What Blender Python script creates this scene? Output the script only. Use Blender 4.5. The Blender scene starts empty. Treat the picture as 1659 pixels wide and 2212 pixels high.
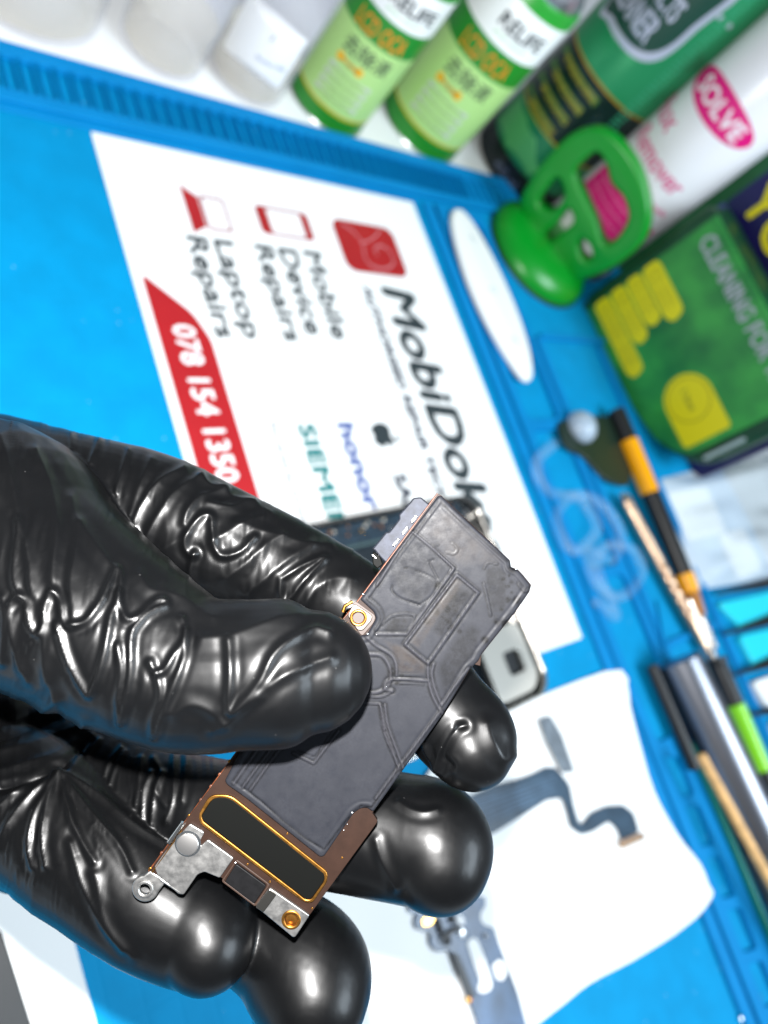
import bpy, bmesh, math, random
import numpy as np
from mathutils import Vector, Matrix
from mathutils.geometry import delaunay_2d_cdt
random.seed(4)
S = 0.001                       # everything below is written in millimetres
sc = bpy.context.scene
COL = sc.collection

# ------------------------------------------------------------------ camera
R = np.array([[0.31621, 0.75275, 0.57739], [0.92246, -0.10183, -0.37242], [-0.22154, 0.65039, -0.72658]])
CP = np.array([292.2752, -151.6708, 279.7547])
K = 2163 / 1.302                # focal length in picture units (picture 1659 x 2212)
CX, CY = 829.5, 1106.0
cd = bpy.data.cameras.new('camera'); cam = bpy.data.objects.new('camera', cd); COL.objects.link(cam)
CAMROT = Matrix(((R[0][0], -R[1][0], -R[2][0]), (R[0][1], -R[1][1], -R[2][1]), (R[0][2], -R[1][2], -R[2][2])))
cam.matrix_world = Matrix.Translation(Vector(CP) * S) @ CAMROT.to_4x4()
cd.sensor_width = 36; cd.lens = 2163 / 2880 * 36; cd.clip_start = 0.005; cd.clip_end = 20
cd.dof.use_dof = True; cd.dof.focus_distance = 0.1165; cd.dof.aperture_fstop = 15.5
sc.camera = cam
# ------------------------------------------------------------------ light
w = bpy.data.worlds.new('World'); sc.world = w; w.use_nodes = True
w.node_tree.nodes['Background'].inputs[0].default_value = (0.80, 0.88, 1.0, 1)
w.node_tree.nodes['Background'].inputs[1].default_value = 0.15
def lamp(name, kind, pos, power, color=(1, 1, 1), **kw):
    l = bpy.data.lights.new(name, kind); o = bpy.data.objects.new(name, l); COL.objects.link(o)
    l.energy = power; l.color = color
    for k, v in kw.items(): setattr(l, k, v)
    o.location = Vector(pos) * S
    return o
UPV = -R[1]; RTV = R[0]; FW = R[2]
# the flash beside the lens
lamp('flash', 'POINT', CP + UPV * 15 - RTV * 1 + FW * 3, 5.6, (1, 0.985, 0.97), shadow_soft_size=0.0022)
# ceiling panel above the far side of the desk
HC = CP + FW * 118
cl = lamp('ceiling_panel', 'AREA', HC + np.array([0.42, 0.50, 0.76]) * 1200, 19, (0.78, 0.90, 1.0), shape='RECTANGLE', size=0.7, size_y=0.5)
cl.rotation_euler = (Vector(HC) * S - cl.location).to_track_quat('-Z', 'Y').to_euler()
sc.view_settings.view_transform = 'Standard'; sc.view_settings.look = 'None'
sc.view_settings.exposure = 0.28; sc.view_settings.gamma = 1.0; sc.view_settings.use_curve_mapping = False

# ------------------------------------------------------------------ helpers
def ray(dx, dy):
    return R.T @ np.array([(dx - CX) / K, (dy - CY) / K, 1.0])
def at(dx, dy, z=0.0):           # picture position -> point on a horizontal plane (mm)
    d = ray(dx, dy); return CP + (z - CP[2]) / d[2] * d
def onplane(dx, dy, p0, n):
    d = ray(dx, dy); n = np.array(n, float); return CP + np.dot(np.array(p0) - CP, n) / np.dot(d, n) * d

def mat(name, col, rough=0.5, metal=0.0, spec=0.5, noise=0.0, nscale=300, bump=0.0, bscale=800, bdist=0.0002, coat=0.0, trans=0.0, ior=1.45, emis=None, alpha=1.0, col2=None, rnoise=0.0):
    m = bpy.data.materials.new(name); m.use_nodes = True; nt = m.node_tree; b = nt.nodes['Principled BSDF']
    b.inputs['Base Color'].default_value = (*col, 1); b.inputs['Roughness'].default_value = rough
    b.inputs['Metallic'].default_value = metal; b.inputs['Specular IOR Level'].default_value = spec
    b.inputs['Coat Weight'].default_value = coat; b.inputs['Transmission Weight'].default_value = trans; b.inputs['IOR'].default_value = ior
    b.inputs['Alpha'].default_value = alpha
    tc = nt.nodes.new('ShaderNodeTexCoord')
    if noise or rnoise:
        n = nt.nodes.new('ShaderNodeTexNoise'); n.inputs['Scale'].default_value = nscale; n.inputs['Detail'].default_value = 5
        nt.links.new(tc.outputs['Object'], n.inputs['Vector'])
        if noise:
            c2 = col2 or tuple(c * (1 - noise) for c in col)
            mx = nt.nodes.new('ShaderNodeMix'); mx.data_type = 'RGBA'
            mx.inputs[6].default_value = (*[min(1, c * (1 + noise * .5)) for c in col], 1); mx.inputs[7].default_value = (*c2, 1)
            rp = nt.nodes.new('ShaderNodeMapRange'); rp.inputs[1].default_value = .35; rp.inputs[2].default_value = .65
            nt.links.new(n.outputs[0], rp.inputs[0]); nt.links.new(rp.outputs[0], mx.inputs[0]); nt.links.new(mx.outputs[2], b.inputs['Base Color'])
        if rnoise:
            r2 = nt.nodes.new('ShaderNodeMapRange'); r2.inputs[1].default_value = .3; r2.inputs[2].default_value = .7
            r2.inputs[3].default_value = rough - rnoise; r2.inputs[4].default_value = rough + rnoise
            nt.links.new(n.outputs[0], r2.inputs[0]); nt.links.new(r2.outputs[0], b.inputs['Roughness'])
    if bump:
        n = nt.nodes.new('ShaderNodeTexNoise'); n.inputs['Scale'].default_value = bscale; n.inputs['Detail'].default_value = 4
        nt.links.new(tc.outputs['Object'], n.inputs['Vector'])
        bp = nt.nodes.new('ShaderNodeBump'); bp.inputs['Strength'].default_value = bump; bp.inputs['Distance'].default_value = bdist
        nt.links.new(n.outputs[0], bp.inputs['Height']); nt.links.new(bp.outputs[0], b.inputs['Normal'])
    return m
def banded(name, stops, rough=0.35, metal=0.0, axis=2):
    """colour bands along the object's own z, stops = [(mm, colour), ...]"""
    m = mat(name, stops[0][1], rough, metal, bump=0.03, bscale=400); nt = m.node_tree; b = nt.nodes['Principled BSDF']
    tc = nt.nodes.new('ShaderNodeTexCoord'); sp = nt.nodes.new('ShaderNodeSeparateXYZ'); nt.links.new(tc.outputs['Object'], sp.inputs[0])
    top = 240.0 * S
    mr = nt.nodes.new('ShaderNodeMapRange'); mr.inputs[2].default_value = top
    nt.links.new(sp.outputs[axis], mr.inputs[0])
    cr = nt.nodes.new('ShaderNodeValToRGB'); cr.color_ramp.interpolation = 'CONSTANT'
    e = cr.color_ramp.elements; e[0].position = 0; e[0].color = (*stops[0][1], 1)
    e[1].position = stops[1][0] * S / top; e[1].color = (*stops[1][1], 1)
    for z, c in stops[2:]:
        x = e.new(z * S / top); x.color = (*c, 1)
    nt.links.new(mr.outputs[0], cr.inputs[0]); nt.links.new(cr.outputs[0], b.inputs['Base Color'])
    return m

def thing(name, label, cat, loc=(0, 0, 0), group=None, rot=None):
    o = bpy.data.objects.new(name, None); COL.objects.link(o); o.empty_display_size = 0.01
    o.location = Vector(loc) * S
    if rot is not None: o.matrix_world = Matrix.Translation(Vector(loc) * S) @ rot.to_4x4()
    o['label'] = label; o['category'] = cat
    if group: o['group'] = group
    return o
def link(name, me, m, parent=None, smooth=False):
    o = bpy.data.objects.new(name, me); COL.objects.link(o)
    if m is not None and not me.materials: me.materials.append(m)
    if parent is not None: o.parent = parent
    if smooth:
        for p in me.polygons: p.use_smooth = True
    return o
def tag(o, label, cat, group=None):
    o['label'] = label; o['category'] = cat
    if group: o['group'] = group
    return o
def structure(o): o['kind'] = 'structure'; return o
def from_py(name, verts, faces, m, parent=None, smooth=False):
    me = bpy.data.meshes.new(name); me.from_pydata([tuple(Vector(v) * S) for v in verts], [], faces); me.update()
    return link(name, me, m, parent, smooth)
def slab(name, polys, z0, z1, m, parent=None, bev=0.3, M=None, smooth=False, res=2):
    """outline(s) in mm (later ones are holes) extruded from z0 to z1 with bevelled edges"""
    c = bpy.data.curves.new(name, 'CURVE'); c.dimensions = '2D'; c.fill_mode = 'BOTH'
    for p in polys:
        s = c.splines.new('POLY'); s.points.add(len(p) - 1); s.use_cyclic_u = True
        for i, q in enumerate(p): s.points[i].co = (q[0] * S, q[1] * S, 0, 1)
    bev = min(bev, (z1 - z0) / 2.02)
    c.extrude = ((z1 - z0) / 2 - bev) * S; c.bevel_depth = bev * S; c.bevel_resolution = res; c.offset = -bev * S
    o = bpy.data.objects.new(name, c); me = bpy.data.meshes.new_from_object(o); bpy.data.objects.remove(o); me.name = name
    me.transform(Matrix.Translation((0, 0, (z0 + z1) / 2 * S)))
    if M is not None: me.transform(M)
    bm = bmesh.new(); bm.from_mesh(me); bmesh.ops.remove_doubles(bm, verts=bm.verts, dist=1e-6); bm.to_mesh(me); bm.free()
    me.materials.clear(); me.materials.append(m)
    return link(name, me, m, parent, smooth)
def rect(x0, y0, x1, y1, r=0, n=5):
    if r <= 0: return [(x0, y0), (x1, y0), (x1, y1), (x0, y1)]
    out = []
    for cx, cy, a in ((x1 - r, y0 + r, -90), (x1 - r, y1 - r, 0), (x0 + r, y1 - r, 90), (x0 + r, y0 + r, 180)):
        for i in range(n + 1):
            t = math.radians(a + 90 * i / n); out.append((cx + r * math.cos(t), cy + r * math.sin(t)))
    return out
def roundpoly(p, r, n=4):
    """rounds the corners of a polygon"""
    out = []; N = len(p)
    for i in range(N):
        a, b, c = [Vector(p[(i + k) % N][:2]) for k in (-1, 0, 1)]
        u, v = (a - b), (c - b); d = min(r, u.length * .45, v.length * .45)
        s, e = b + u.normalized() * d, b + v.normalized() * d
        for k in range(n + 1):
            t = k / n; out.append(tuple((1 - t) ** 2 * s + 2 * t * (1 - t) * b + t * t * e))
    return out
def circle(cx, cy, r, n=32, a0=0): return [(cx + r * math.cos(a0 + 2 * math.pi * i / n), cy + r * math.sin(a0 + 2 * math.pi * i / n)) for i in range(n)]
def lathe(name, prof, m, parent=None, loc=(0, 0, 0), seg=56, M=None, smooth=True, cap=True):
    vs = []; fs = []
    for r, z in prof:
        for i in range(seg):
            a = 2 * math.pi * i / seg; vs.append((loc[0] + r * math.cos(a), loc[1] + r * math.sin(a), loc[2] + z))
    for j in range(len(prof) - 1):
        for i in range(seg):
            k = (i + 1) % seg; fs.append((j * seg + i, j * seg + k, (j + 1) * seg + k, (j + 1) * seg + i))
    if cap:
        fs.append(tuple(reversed(range(seg)))); fs.append(tuple(range((len(prof) - 1) * seg, len(prof) * seg)))
    me = bpy.data.meshes.new(name); me.from_pydata([tuple(Vector(v) * S) for v in vs], [], fs); me.update()
    if M is not None: me.transform(M)
    o = link(name, me, m, parent, smooth)
    if smooth: autosmooth(me)
    return o
def autosmooth(me, ang=35):
    bm = bmesh.new(); bm.from_mesh(me)
    for e in bm.edges:
        if len(e.link_faces) == 2 and e.calc_face_angle(0) > math.radians(ang): e.smooth = False
    bm.to_mesh(me); bm.free()
def tube(name, pts, rad, m, parent=None, seg=16, smooth=True, flat=1.0, closed=False):
    pts = [Vector(p) for p in pts]; n = len(pts); rad = rad if hasattr(rad, '__len__') else [rad] * n
    vs = []; fs = []; up = Vector((0.13, 0.21, 0.97))
    for i, p in enumerate(pts):
        t = (pts[(i + 1) % n] - pts[i - 1]) if (closed or 0 < i < n - 1) else (pts[1] - pts[0] if i == 0 else pts[-1] - pts[-2])
        t.normalize(); u = t.cross(up).normalized(); v = u.cross(t)
        for k in range(seg):
            a = 2 * math.pi * k / seg; vs.append(p + u * math.cos(a) * rad[i] + v * math.sin(a) * rad[i] * flat)
    for j in range(n if closed else n - 1):
        j2 = (j + 1) % n
        for k in range(seg): fs.append((j * seg + k, j * seg + (k + 1) % seg, j2 * seg + (k + 1) % seg, j2 * seg + k))
    if not closed:
        fs.append(tuple(reversed(range(seg)))); fs.append(tuple(range((n - 1) * seg, n * seg)))
    o = from_py(name, vs, fs, m, parent, smooth); autosmooth(o.data, 50)
    return o
def smoothpath(pts, n=8, closed=False):
    """Catmull-Rom through points (any dimension)"""
    P = [np.array(p, float) for p in pts]; out = []; N = len(P)
    rng = range(N) if closed else range(N - 1)
    for i in rng:
        p0 = P[i - 1] if (closed or i > 0) else 2 * P[0] - P[1]
        p1, p2 = P[i], P[(i + 1) % N]
        p3 = P[(i + 2) % N] if (closed or i + 2 < N) else 2 * P[-1] - P[-2]
        for k in range(n):
            t = k / n
            out.append(.5 * ((2 * p1) + (-p0 + p2) * t + (2 * p0 - 5 * p1 + 4 * p2 - p3) * t * t + (-p0 + 3 * p1 - 3 * p2 + p3) * t ** 3))
    if not closed: out.append(P[-1])
    return out
def textmesh(body, size, w=None, ext=0.0, off=0.0,  align='LEFT', shear=0.0, space=1.0, h=None):
    c = bpy.data.curves.new('t', 'FONT'); c.body = body; c.size = size * S; c.align_x = align; c.extrude = ext * S; c.shear = shear
    c.space_character = space; c.resolution_u = 3
    o = bpy.data.objects.new('t', c); COL.objects.link(o); bpy.context.view_layer.update()
    me = bpy.data.meshes.new_from_object(o); bpy.data.objects.remove(o); me.materials.clear()
    if w is not None and len(me.vertices):
        xs = [v.co.x for v in me.vertices]; x0, x1 = min(xs), max(xs); f = w * S / max(1e-9, x1 - x0)
        for v in me.vertices: v.co.x = (v.co.x - x0) * f + (0 if align == 'LEFT' else -w * S / 2)
    if h is not None and len(me.vertices):
        ys = [v.co.y for v in me.vertices]; y0, y1 = min(ys), max(ys); f = h * S / (y1 - y0)
        for v in me.vertices: v.co.y = (v.co.y - y0) * f
    if off > 0:                  # heavier weight: shifted copies laid on each other
        bm = bmesh.new(); bm.from_mesh(me); o_ = off * S * .75
        for i, (a, b) in enumerate(((o_, 0), (-o_, 0), (0, o_), (0, -o_))):
            bm2 = me.copy()
            for v in bm2.vertices: v.co += Vector((a, b, (i + 1) * .006 * S))
            bm.from_mesh(bm2); bpy.data.meshes.remove(bm2)
        bm.to_mesh(me); bm.free()
    return me
def text(name, body, size, M, m, parent, **kw):
    me = textmesh(body, size, **kw); me.transform(M); me.name = name
    return link(name, me, m, parent)
def bend(me, Rc, th0=0.0, z0=0.0):
    """wraps a flat mesh (x right, y up) on a cylinder of radius Rc about z; th0 = centre angle (rad)"""
    bm = bmesh.new(); bm.from_mesh(me)
    for _ in range(3):
        es = [e for e in bm.edges if abs(e.verts[0].co.x - e.verts[1].co.x) > Rc * S * 0.12]
        if not es: break
        bmesh.ops.subdivide_edges(bm, edges=es, cuts=1)
        bmesh.ops.triangulate(bm, faces=[f for f in bm.faces if len(f.verts) > 4])
    for v in bm.verts:
        a = th0 + v.co.x / (Rc * S); r = Rc * S + v.co.z
        v.co = Vector((r * math.cos(a), r * math.sin(a), v.co.y + z0 * S))
    bm.to_mesh(me); bm.free(); return me
def cyltext(name, body, size, Rc, th0, z0, m, parent, **kw):
    kw.setdefault('ext', 0.05); me = textmesh(body, size, align='CENTER', **kw)
    if kw.get('w') is None:
        xs = [v.co.x for v in me.vertices]; c = (min(xs) + max(xs)) / 2
        for v in me.vertices: v.co.x -= c
    return link(name, bend(me, Rc, th0, z0), m, parent)
def patchgrid(poly, step=1.5):
    """flat patch triangulated finely enough to bend"""
    xs = [p[0] for p in poly]; ys = [p[1] for p in poly]; pts = [Vector(p) for p in poly]; n = len(poly)
    x = min(xs) + step
    while x < max(xs):
        y = min(ys) + step
        while y < max(ys): pts.append(Vector((x, y + 1e-3 * random.random()))); y += step
        x += step
    r = delaunay_2d_cdt(pts, [(i, (i + 1) % n) for i in range(n)], [], 1, 1e-5)
    me = bpy.data.meshes.new('p'); me.from_pydata([(v.x * S, v.y * S, 0) for v in r[0]], [], r[2]); me.update()
    return me
def cylpatch(name, poly, Rc, th0, m, parent, step=3):
    me = patchgrid(poly, step); me.name = name
    for v in me.vertices:
        a = th0 + v.co.x / (Rc * S); v.co = Vector((Rc * S * math.cos(a), Rc * S * math.sin(a), v.co.y))
    return link(name, me, m, parent, True)
def flatM(x, y, z, ang=0):      # for lettering lying on the desk: reading direction +X
    return Matrix.Translation((x * S, y * S, z * S)) @ Matrix.Rotation(math.radians(ang), 4, 'Z')
def planeM(o, ux, uy):          # frame with given origin (mm) and axes
    ux = Vector(ux).normalized(); uy = Vector(uy).normalized(); uz = ux.cross(uy)
    M = Matrix.Identity(4)
    for i in range(3): M[i][0] = ux[i]; M[i][1] = uy[i]; M[i][2] = uz[i]; M[i][3] = o[i] * S
    return M

# ------------------------------------------------------------------ materials
BLUE = mat('blue_silicone', (0.0, 0.195, 0.47), 0.6, spec=0.15, noise=0.06, nscale=40, bump=0.05, bscale=900)
BLUE2 = mat('blue_silicone_floor', (0.0, 0.235, 0.48), 0.65, spec=0.12, noise=0.08, nscale=60, bump=0.05, bscale=900)
nt = BLUE2.node_tree; bk = nt.nodes.new('ShaderNodeTexBrick'); tcx = nt.nodes.new('ShaderNodeTexCoord')
bk.inputs['Scale'].default_value = 1.0; bk.inputs['Brick Width'].default_value = .024; bk.inputs['Row Height'].default_value = .011; bk.inputs['Mortar Size'].default_value = .0009; bk.inputs['Mortar Smooth'].default_value = 1
bk.offset = 0.0
nt.links.new(tcx.outputs['Object'], bk.inputs['Vector'])
bb = nt.nodes.new('ShaderNodeBump'); bb.inputs['Distance'].default_value = 0.0004; bb.inputs['Strength'].default_value = 0.2; bb.invert = True
vo = nt.nodes.new('ShaderNodeTexVoronoi'); vo.inputs['Scale'].default_value = 90; nt.links.new(tcx.outputs['Object'], vo.inputs['Vector'])
lt = nt.nodes.new('ShaderNodeMath'); lt.operation = 'LESS_THAN'; lt.inputs[1].default_value = .045; nt.links.new(vo.outputs['Distance'], lt.inputs[0])
pb_ = nt.nodes['Principled BSDF']; old = pb_.inputs['Base Color'].links[0].from_socket; mm = nt.nodes.new('ShaderNodeMix'); mm.data_type = 'RGBA'; mm.inputs[7].default_value = (.12, .36, .55, 1)
nt.links.new(lt.outputs[0], mm.inputs[0]); nt.links.new(old, mm.inputs[6]); nt.links.new(mm.outputs[2], pb_.inputs['Base Color'])      # dust
nt.links.new(bk.outputs['Fac'], bb.inputs['Height']); nt.links.new(bb.outputs[0], nt.nodes['Principled BSDF'].inputs['Normal'])
PAPER = mat('white_paper', (0.80, 0.81, 0.80), 0.7, spec=0.2, bump=0.05, bscale=300)
DESK = mat('white_desk', (0.80, 0.80, 0.79), 0.35, noise=0.03, nscale=12)
INK = mat('dark_ink', (0.02, 0.03, 0.035), 0.6)
RED = mat('red_ink', (0.36, 0.008, 0.012), 0.5, noise=0.06, nscale=40)
PINK = mat('pale_red_ink', (0.28, 0.03, 0.045), 0.5)
WHITE = mat('white_ink', (0.85, 0.85, 0.85), 0.5)
TEAL = mat('teal_ink', (0.008, 0.16, 0.16), 0.5)
PERI = mat('periwinkle_ink', (0.08, 0.12, 0.30), 0.5)
GREYINK = mat('grey_ink', (0.035, 0.04, 0.06), 0.5)

# ------------------------------------------------------------------ the setting
structure(slab('desk_surface', [[(-900, -700), (1100, -700), (1100, 1100), (-900, 1100)]], -24, -4, DESK, bev=1))

# ------------------------------------------------------------------ repair mat
rm = thing('repair_mat', 'large blue silicone repair mat with ribbed rim and moulded trays, under the printed sheet', 'mat', (0, 0, -4))
def P3(o, z=4): return o
def mslab(name, polys, z0, z1, m=BLUE, bev=0.6):
    o = slab(name, polys, z0 + 4, z1 + 4, m, rm, bev=bev); return o
mslab('work_area', [rect(-43, -260, 640, 466, 10)], -4, 0, BLUE2, 0.8)
mslab('outer_rim', [rect(-41.5, -258, -33.6, 330)], 0.02, 3.0)
# ribbed band: the rim's row of slots
ribs = [rect(-33.4, -258, -12, 330)] + [rect(-32.2, -254 + i * 8.15, -13.2, -254 + i * 8.15 + 4.3, 1.2, 3) for i in range(71)]
mslab('ribbed_band', ribs, 0.02, 2.6, BLUE, 0.5)
mslab('inner_rim', [rect(-11.8, -258, -6.0, 330)], 0.02, 3.0)
mslab('step', [rect(-5.8, -258, -1.2, 216)], 0.02, 1.3)
mslab('divider_ridge', [rect(-1, 218, 620, 227, 2)], 0.02, 2.6, BLUE, 1.0)
tray_wall = [[(-1, 229), (620, 229), (620, 276), (-1, 276)], rect(8, 236, 70, 270, 6), rect(78, 236, 160, 270, 6), rect(168, 236, 262, 270, 6), rect(268, 236, 366, 270, 6)]
for i in range(8): tray_wall.append(roundpoly([(374 + 28 * i, 238), (378.5 + 28 * i, 252), (400 + 28 * i, 252), (396 + 28 * i, 238)], 3))
mslab('screw_tray', tray_wall, 0.02, 3.2, BLUE, 0.6)
mslab('tray_border', [rect(98, 279, 620, 285, 2)], 0.02, 3.4)
mslab('cross_wall', [rect(95, 287, 99, 460, 1.5)], 0.02, 3.0)
mslab('far_wall', [rect(101, 352, 620, 358, 2)], 0.02, 2.8)
mslab('slant_wall', [roundpoly([(290, 289), (294, 289), (319, 279.5), (316, 278.5)], .8)], 3.45, 5.0, BLUE, 0.5)
mslab('cross_wall', [rect(316, 287, 320, 350, 1.5)], 0.02, 3.0)

# ------------------------------------------------------------------ printed A4 sheet
sheet = thing('printed_sheet', 'white A4 sheet on the blue mat, printed with a repair shop advert in red', 'printed sheet', (0, 0, 0.3))
g = []
nx, ny = 60, 42
for i in range(nx + 1):
    for j in range(ny + 1):
        x, y = 297 * i / nx, 210 * j / ny
        e = -2.2 * math.sin(math.pi * i / nx) * (1 - j / ny) ** 3 * 0
        g.append((x, y, 0.25))
top = len(g); g += [(x, y, z - 0.22) for x, y, z in g]
fs = []
for i in range(nx):
    for j in range(ny):
        a = i * (ny + 1) + j; fs.append((a, a + ny + 1, a + ny + 2, a + 1)); fs.append((top + a, top + a + 1, top + a + ny + 2, top + a + ny + 1))
from_py('paper', g, fs, PAPER, sheet, True)
ZT = 0.42
def stext(body, x0, y0, x1, h, m, name='lettering', shear=0.0, off=0.0, cap=True):
    return text(name, body, 10, flatM(x0, y0, ZT), m, sheet, w=x1 - x0, h=h, shear=shear, off=off + .7)
def sslab(name, polys, m, z=ZT, t=0.05): return slab(name, polys, z - t, z, m, sheet, bev=0.01)
stext('MobiDoktor', 71, 153.5, 262, 23.5, INK, 'shop_name', 0.12, 1.1)
stext('AUTHORISED REPAIR TECH', 71, 138.5, 206, 6.0, GREYINK, 'tagline', 0.1)
stext('Laptop', 53.5, 45.5, 110, 14.2, INK, 'service_line'); stext('Repairs', 53.5, 30.5, 110.5, 14.2, INK, 'service_line')
stext('Mobile', 52.5, 104, 107.5, 11.4, INK, 'service_line'); stext('Device', 53, 87.5, 105.5, 11.4, INK, 'service_line'); stext('Repairs', 53, 69.5, 110.5, 14, INK, 'service_line')
sslab('phone_banner', [roundpoly([(78, 4.5), (98, 25), (112, 30.5), (292, 30.5), (292, 4.5)], 4)], RED)
text('phone_number', '078 154 1350', 10, flatM(105, 12.2, ZT + .06), WHITE, sheet, w=79, h=11, off=0.35)
text('phone_number', '/ 078 154 1360', 10, flatM(190, 12.2, ZT + .06), WHITE, sheet, w=84, h=11, off=0.35)
SWL = mat('swirl_pink', (0.55, 0.22, 0.24), .5)
lg = sslab('logo_tile', [rect(25.5, 132.5, 61.5, 180, 7)], RED)
# the swirl on the logo tile and the outline of an earpiece shape
sw = smoothpath([(28, 140), (34, 148), (42, 151), (50, 149), (56, 152), (57, 162), (52, 171), (44, 172), (40, 166), (43, 160), (48, 160)], 6)
tube('logo_swirl', [(p[0], p[1], ZT + .03) for p in sw], 0.55, SWL, sheet, 6, flat=0.2)
sw = smoothpath([(27, 171), (33, 165), (38, 157), (40, 151)], 6)
tube('logo_swirl', [(p[0], p[1], ZT + .03) for p in sw], 0.45, SWL, sheet, 6, flat=0.2)
# laptop icon
sslab('laptop_icon', [[(22, 39), (28, 47.5), (46, 47.5), (51, 39)]], RED)
sslab('laptop_icon', [rect(26.5, 48.2, 47.5, 62.5, 2), rect(27.9, 49.4, 46.1, 61.2, 1.2)], PINK)
sslab('phone_icon', [rect(26, 81, 44.5, 115.5, 3), rect(27.4, 88, 43.1, 110, 1)], RED)
sslab('phone_icon', [rect(26.3, 88, 27.3, 109.5)], PINK, ZT + .05); sslab('phone_icon', [rect(43.2, 88, 44.2, 109.5)], PINK, ZT + .05)
stext('SIEMENS', 157.5, 63.5, 226, 9.4, TEAL, 'maker_name', off=0.25); stext('honor', 158, 87.5, 205, 9.6, PERI, 'maker_name', off=.5)
stext('SAMSUNG', 188, 112.3, 250, 8.2, GREYINK, 'maker_name', off=0.2)
stext('Powered by HTech', 156, 47.5, 208, 3.2, GREYINK, 'small_print', off=-.4)
ap = smoothpath([(165.5, 120.2), (162.5, 121.2), (159.2, 119.6), (158, 115.6), (159, 111.2), (161.8, 108), (165.2, 109), (168.6, 108), (171.2, 110.6), (172.3, 113.2), (170.2, 115.5), (171.9, 119), (169.2, 121)], 5, True)
sslab('fruit_emblem', [[tuple(p) for p in ap]], INK)
lf = smoothpath([(165.8, 122), (166.8, 124.8), (169.4, 126), (168.8, 123)], 5, True); sslab('fruit_emblem', [[tuple(p) for p in lf]], INK)

# ------------------------------------------------------------------ phone on the sheet
BLKG = mat('black_glass', (0.006, 0.009, 0.012), 0.12); STEEL = mat('steel', (0.62, 0.60, 0.56), 0.22, 1.0, rnoise=0.08, nscale=200)
DARKPL = mat('dark_plastic', (0.012, 0.014, 0.016), 0.45, bump=0.1, bscale=1500)
NAVYPCB = mat('navy_circuit', (0.012, 0.028, 0.045), 0.5, noise=0.5, nscale=400)
GOLD = mat('gold_metal', (0.80, 0.45, 0.12), 0.25, 1.0, rnoise=0.08, nscale=500)
SILVER = mat('silver_metal', (0.75, 0.76, 0.76), 0.28, 1.0, bump=0.1, bscale=2500)
ph = thing('disassembled_phone', 'opened phone without its screen, lying on the printed sheet behind the fingers', 'phone', (0, 0, 0.8))
Pm = planeM((206, 30, 0), (0.035, 1, 0), (-1, 0.035, 0))      # x along its short side (+Y), y towards -X
Pm = Matrix.Translation((317 * S, 163 * S, 0)) @ Matrix.Rotation(math.radians(2.5), 4, 'Z')
def prect(x0, y0, x1, y1, r=0): return rect(x0, y0, x1, y1, r, 7)
slab('frame', [prect(-112, -150, 0, 0, 13), prect(-110, -148, -2, -2, 11)], 0, 7.5, STEEL, ph, 1.6, Pm, True, 4)
slab('back_glass', [prect(-110, -148, -2, -2, 11)], 0.3, 2.0, BLKG, ph, .2, Pm)
slab('inner_chassis', [prect(-109, -147, -44, -12, 2)], 2.0, 4.4, NAVYPCB, ph, .3, Pm)
slab('battery', [prect(-96, -140, -52, -34, 3), ], 4.4, 6.0, mat('battery_black', (0.01, 0.016, 0.022), 0.4, noise=0.3, nscale=80), ph, .6, Pm)
slab('battery_border', [prect(-98, -142, -50, -32, 3), prect(-97, -141, -51, -33, 3)], 4.42, 6.1, mat('dull_grey_green', (0.06, 0.10, 0.10), 0.5), ph, .1, Pm)
slab('corner_plate', [roundpoly([(-40, -38), (-40, -4.5), (-11, -4.5), (-4.5, -11), (-4.5, -38)], 6), rect(-27, -24, -15, -12, 2)], 2.0, 5.6, mat('bright_tin_plate', (.62, .60, .54), .3, .35), ph, .5, Pm)
slab('camera_window', [rect(-26.8, -23.8, -15.2, -12.2, 2)], 2.05, 2.6, DARKPL, ph, .1, Pm)
cp = mat('copper_component', (0.35, 0.16, 0.07), 0.35, 0.8); wp = mat('pale_component', (0.45, 0.42, 0.35), 0.5)
for k in range(46):
    yy = -144 + k * 3.05 + random.uniform(-.5, .5); xx = random.uniform(-108.5, -101)
    s1, s2 = random.uniform(.7, 1.8), random.uniform(.7, 1.6)
    slab('chip_component', [rect(xx, yy, xx + s1 * 1.3, yy + s2)], 4.4, 4.4 + random.uniform(.5, 1.4), random.choice([cp, wp, DARKPL, GOLD, SILVER]), ph, .1, Pm)
for k in range(3): slab('flex_ribbon', [rect(-50 + 3 * k, -120 + 20 * k, -46 + 3 * k, -60 + 10 * k, 1)], 4.45 + k * .3, 4.7 + k * .3, mat('dark_flex', (0.02, 0.03, 0.035), .4), ph, .05, Pm)

# ------------------------------------------------------------------ opening tool (white)
SPW = mat('white_plastic', (0.82, 0.82, 0.80), 0.4)
sp = thing('opening_tool', 'long white oval plastic opening tool lying on the mat beside the printed sheet', 'pry tool', (0, 0, 3.4))
oc = [(8, 238), (3.5, 244), (5, 251), (16, 257), (38, 262), (62, 264.5), (88, 264.5), (112, 261), (128, 255), (134.5, 249), (134, 243), (127, 238.5), (108, 232), (84, 227.5), (60, 226.5), (36, 229), (18, 233)]
slab('blade', [[tuple(p) for p in smoothpath(oc, 5, True)]], 0, 4.2, SPW, sp, 1.8, None, True, 4)
for x, y in ((28, 247), (68, 247), (106, 248)): slab('embossed_mark', [circle(x, y, 3, 14), circle(x + .6, y, 2, 14)], 4.2, 4.45, mat('pale_grey', (0.55, 0.60, 0.60), .5), sp, .05)
tube('centre_groove', [(22, 246, 4.2), (112, 249, 4.2)], 0.3, mat('pale_grey_line', (0.6, 0.65, 0.65), .5), sp, 6)

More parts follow.
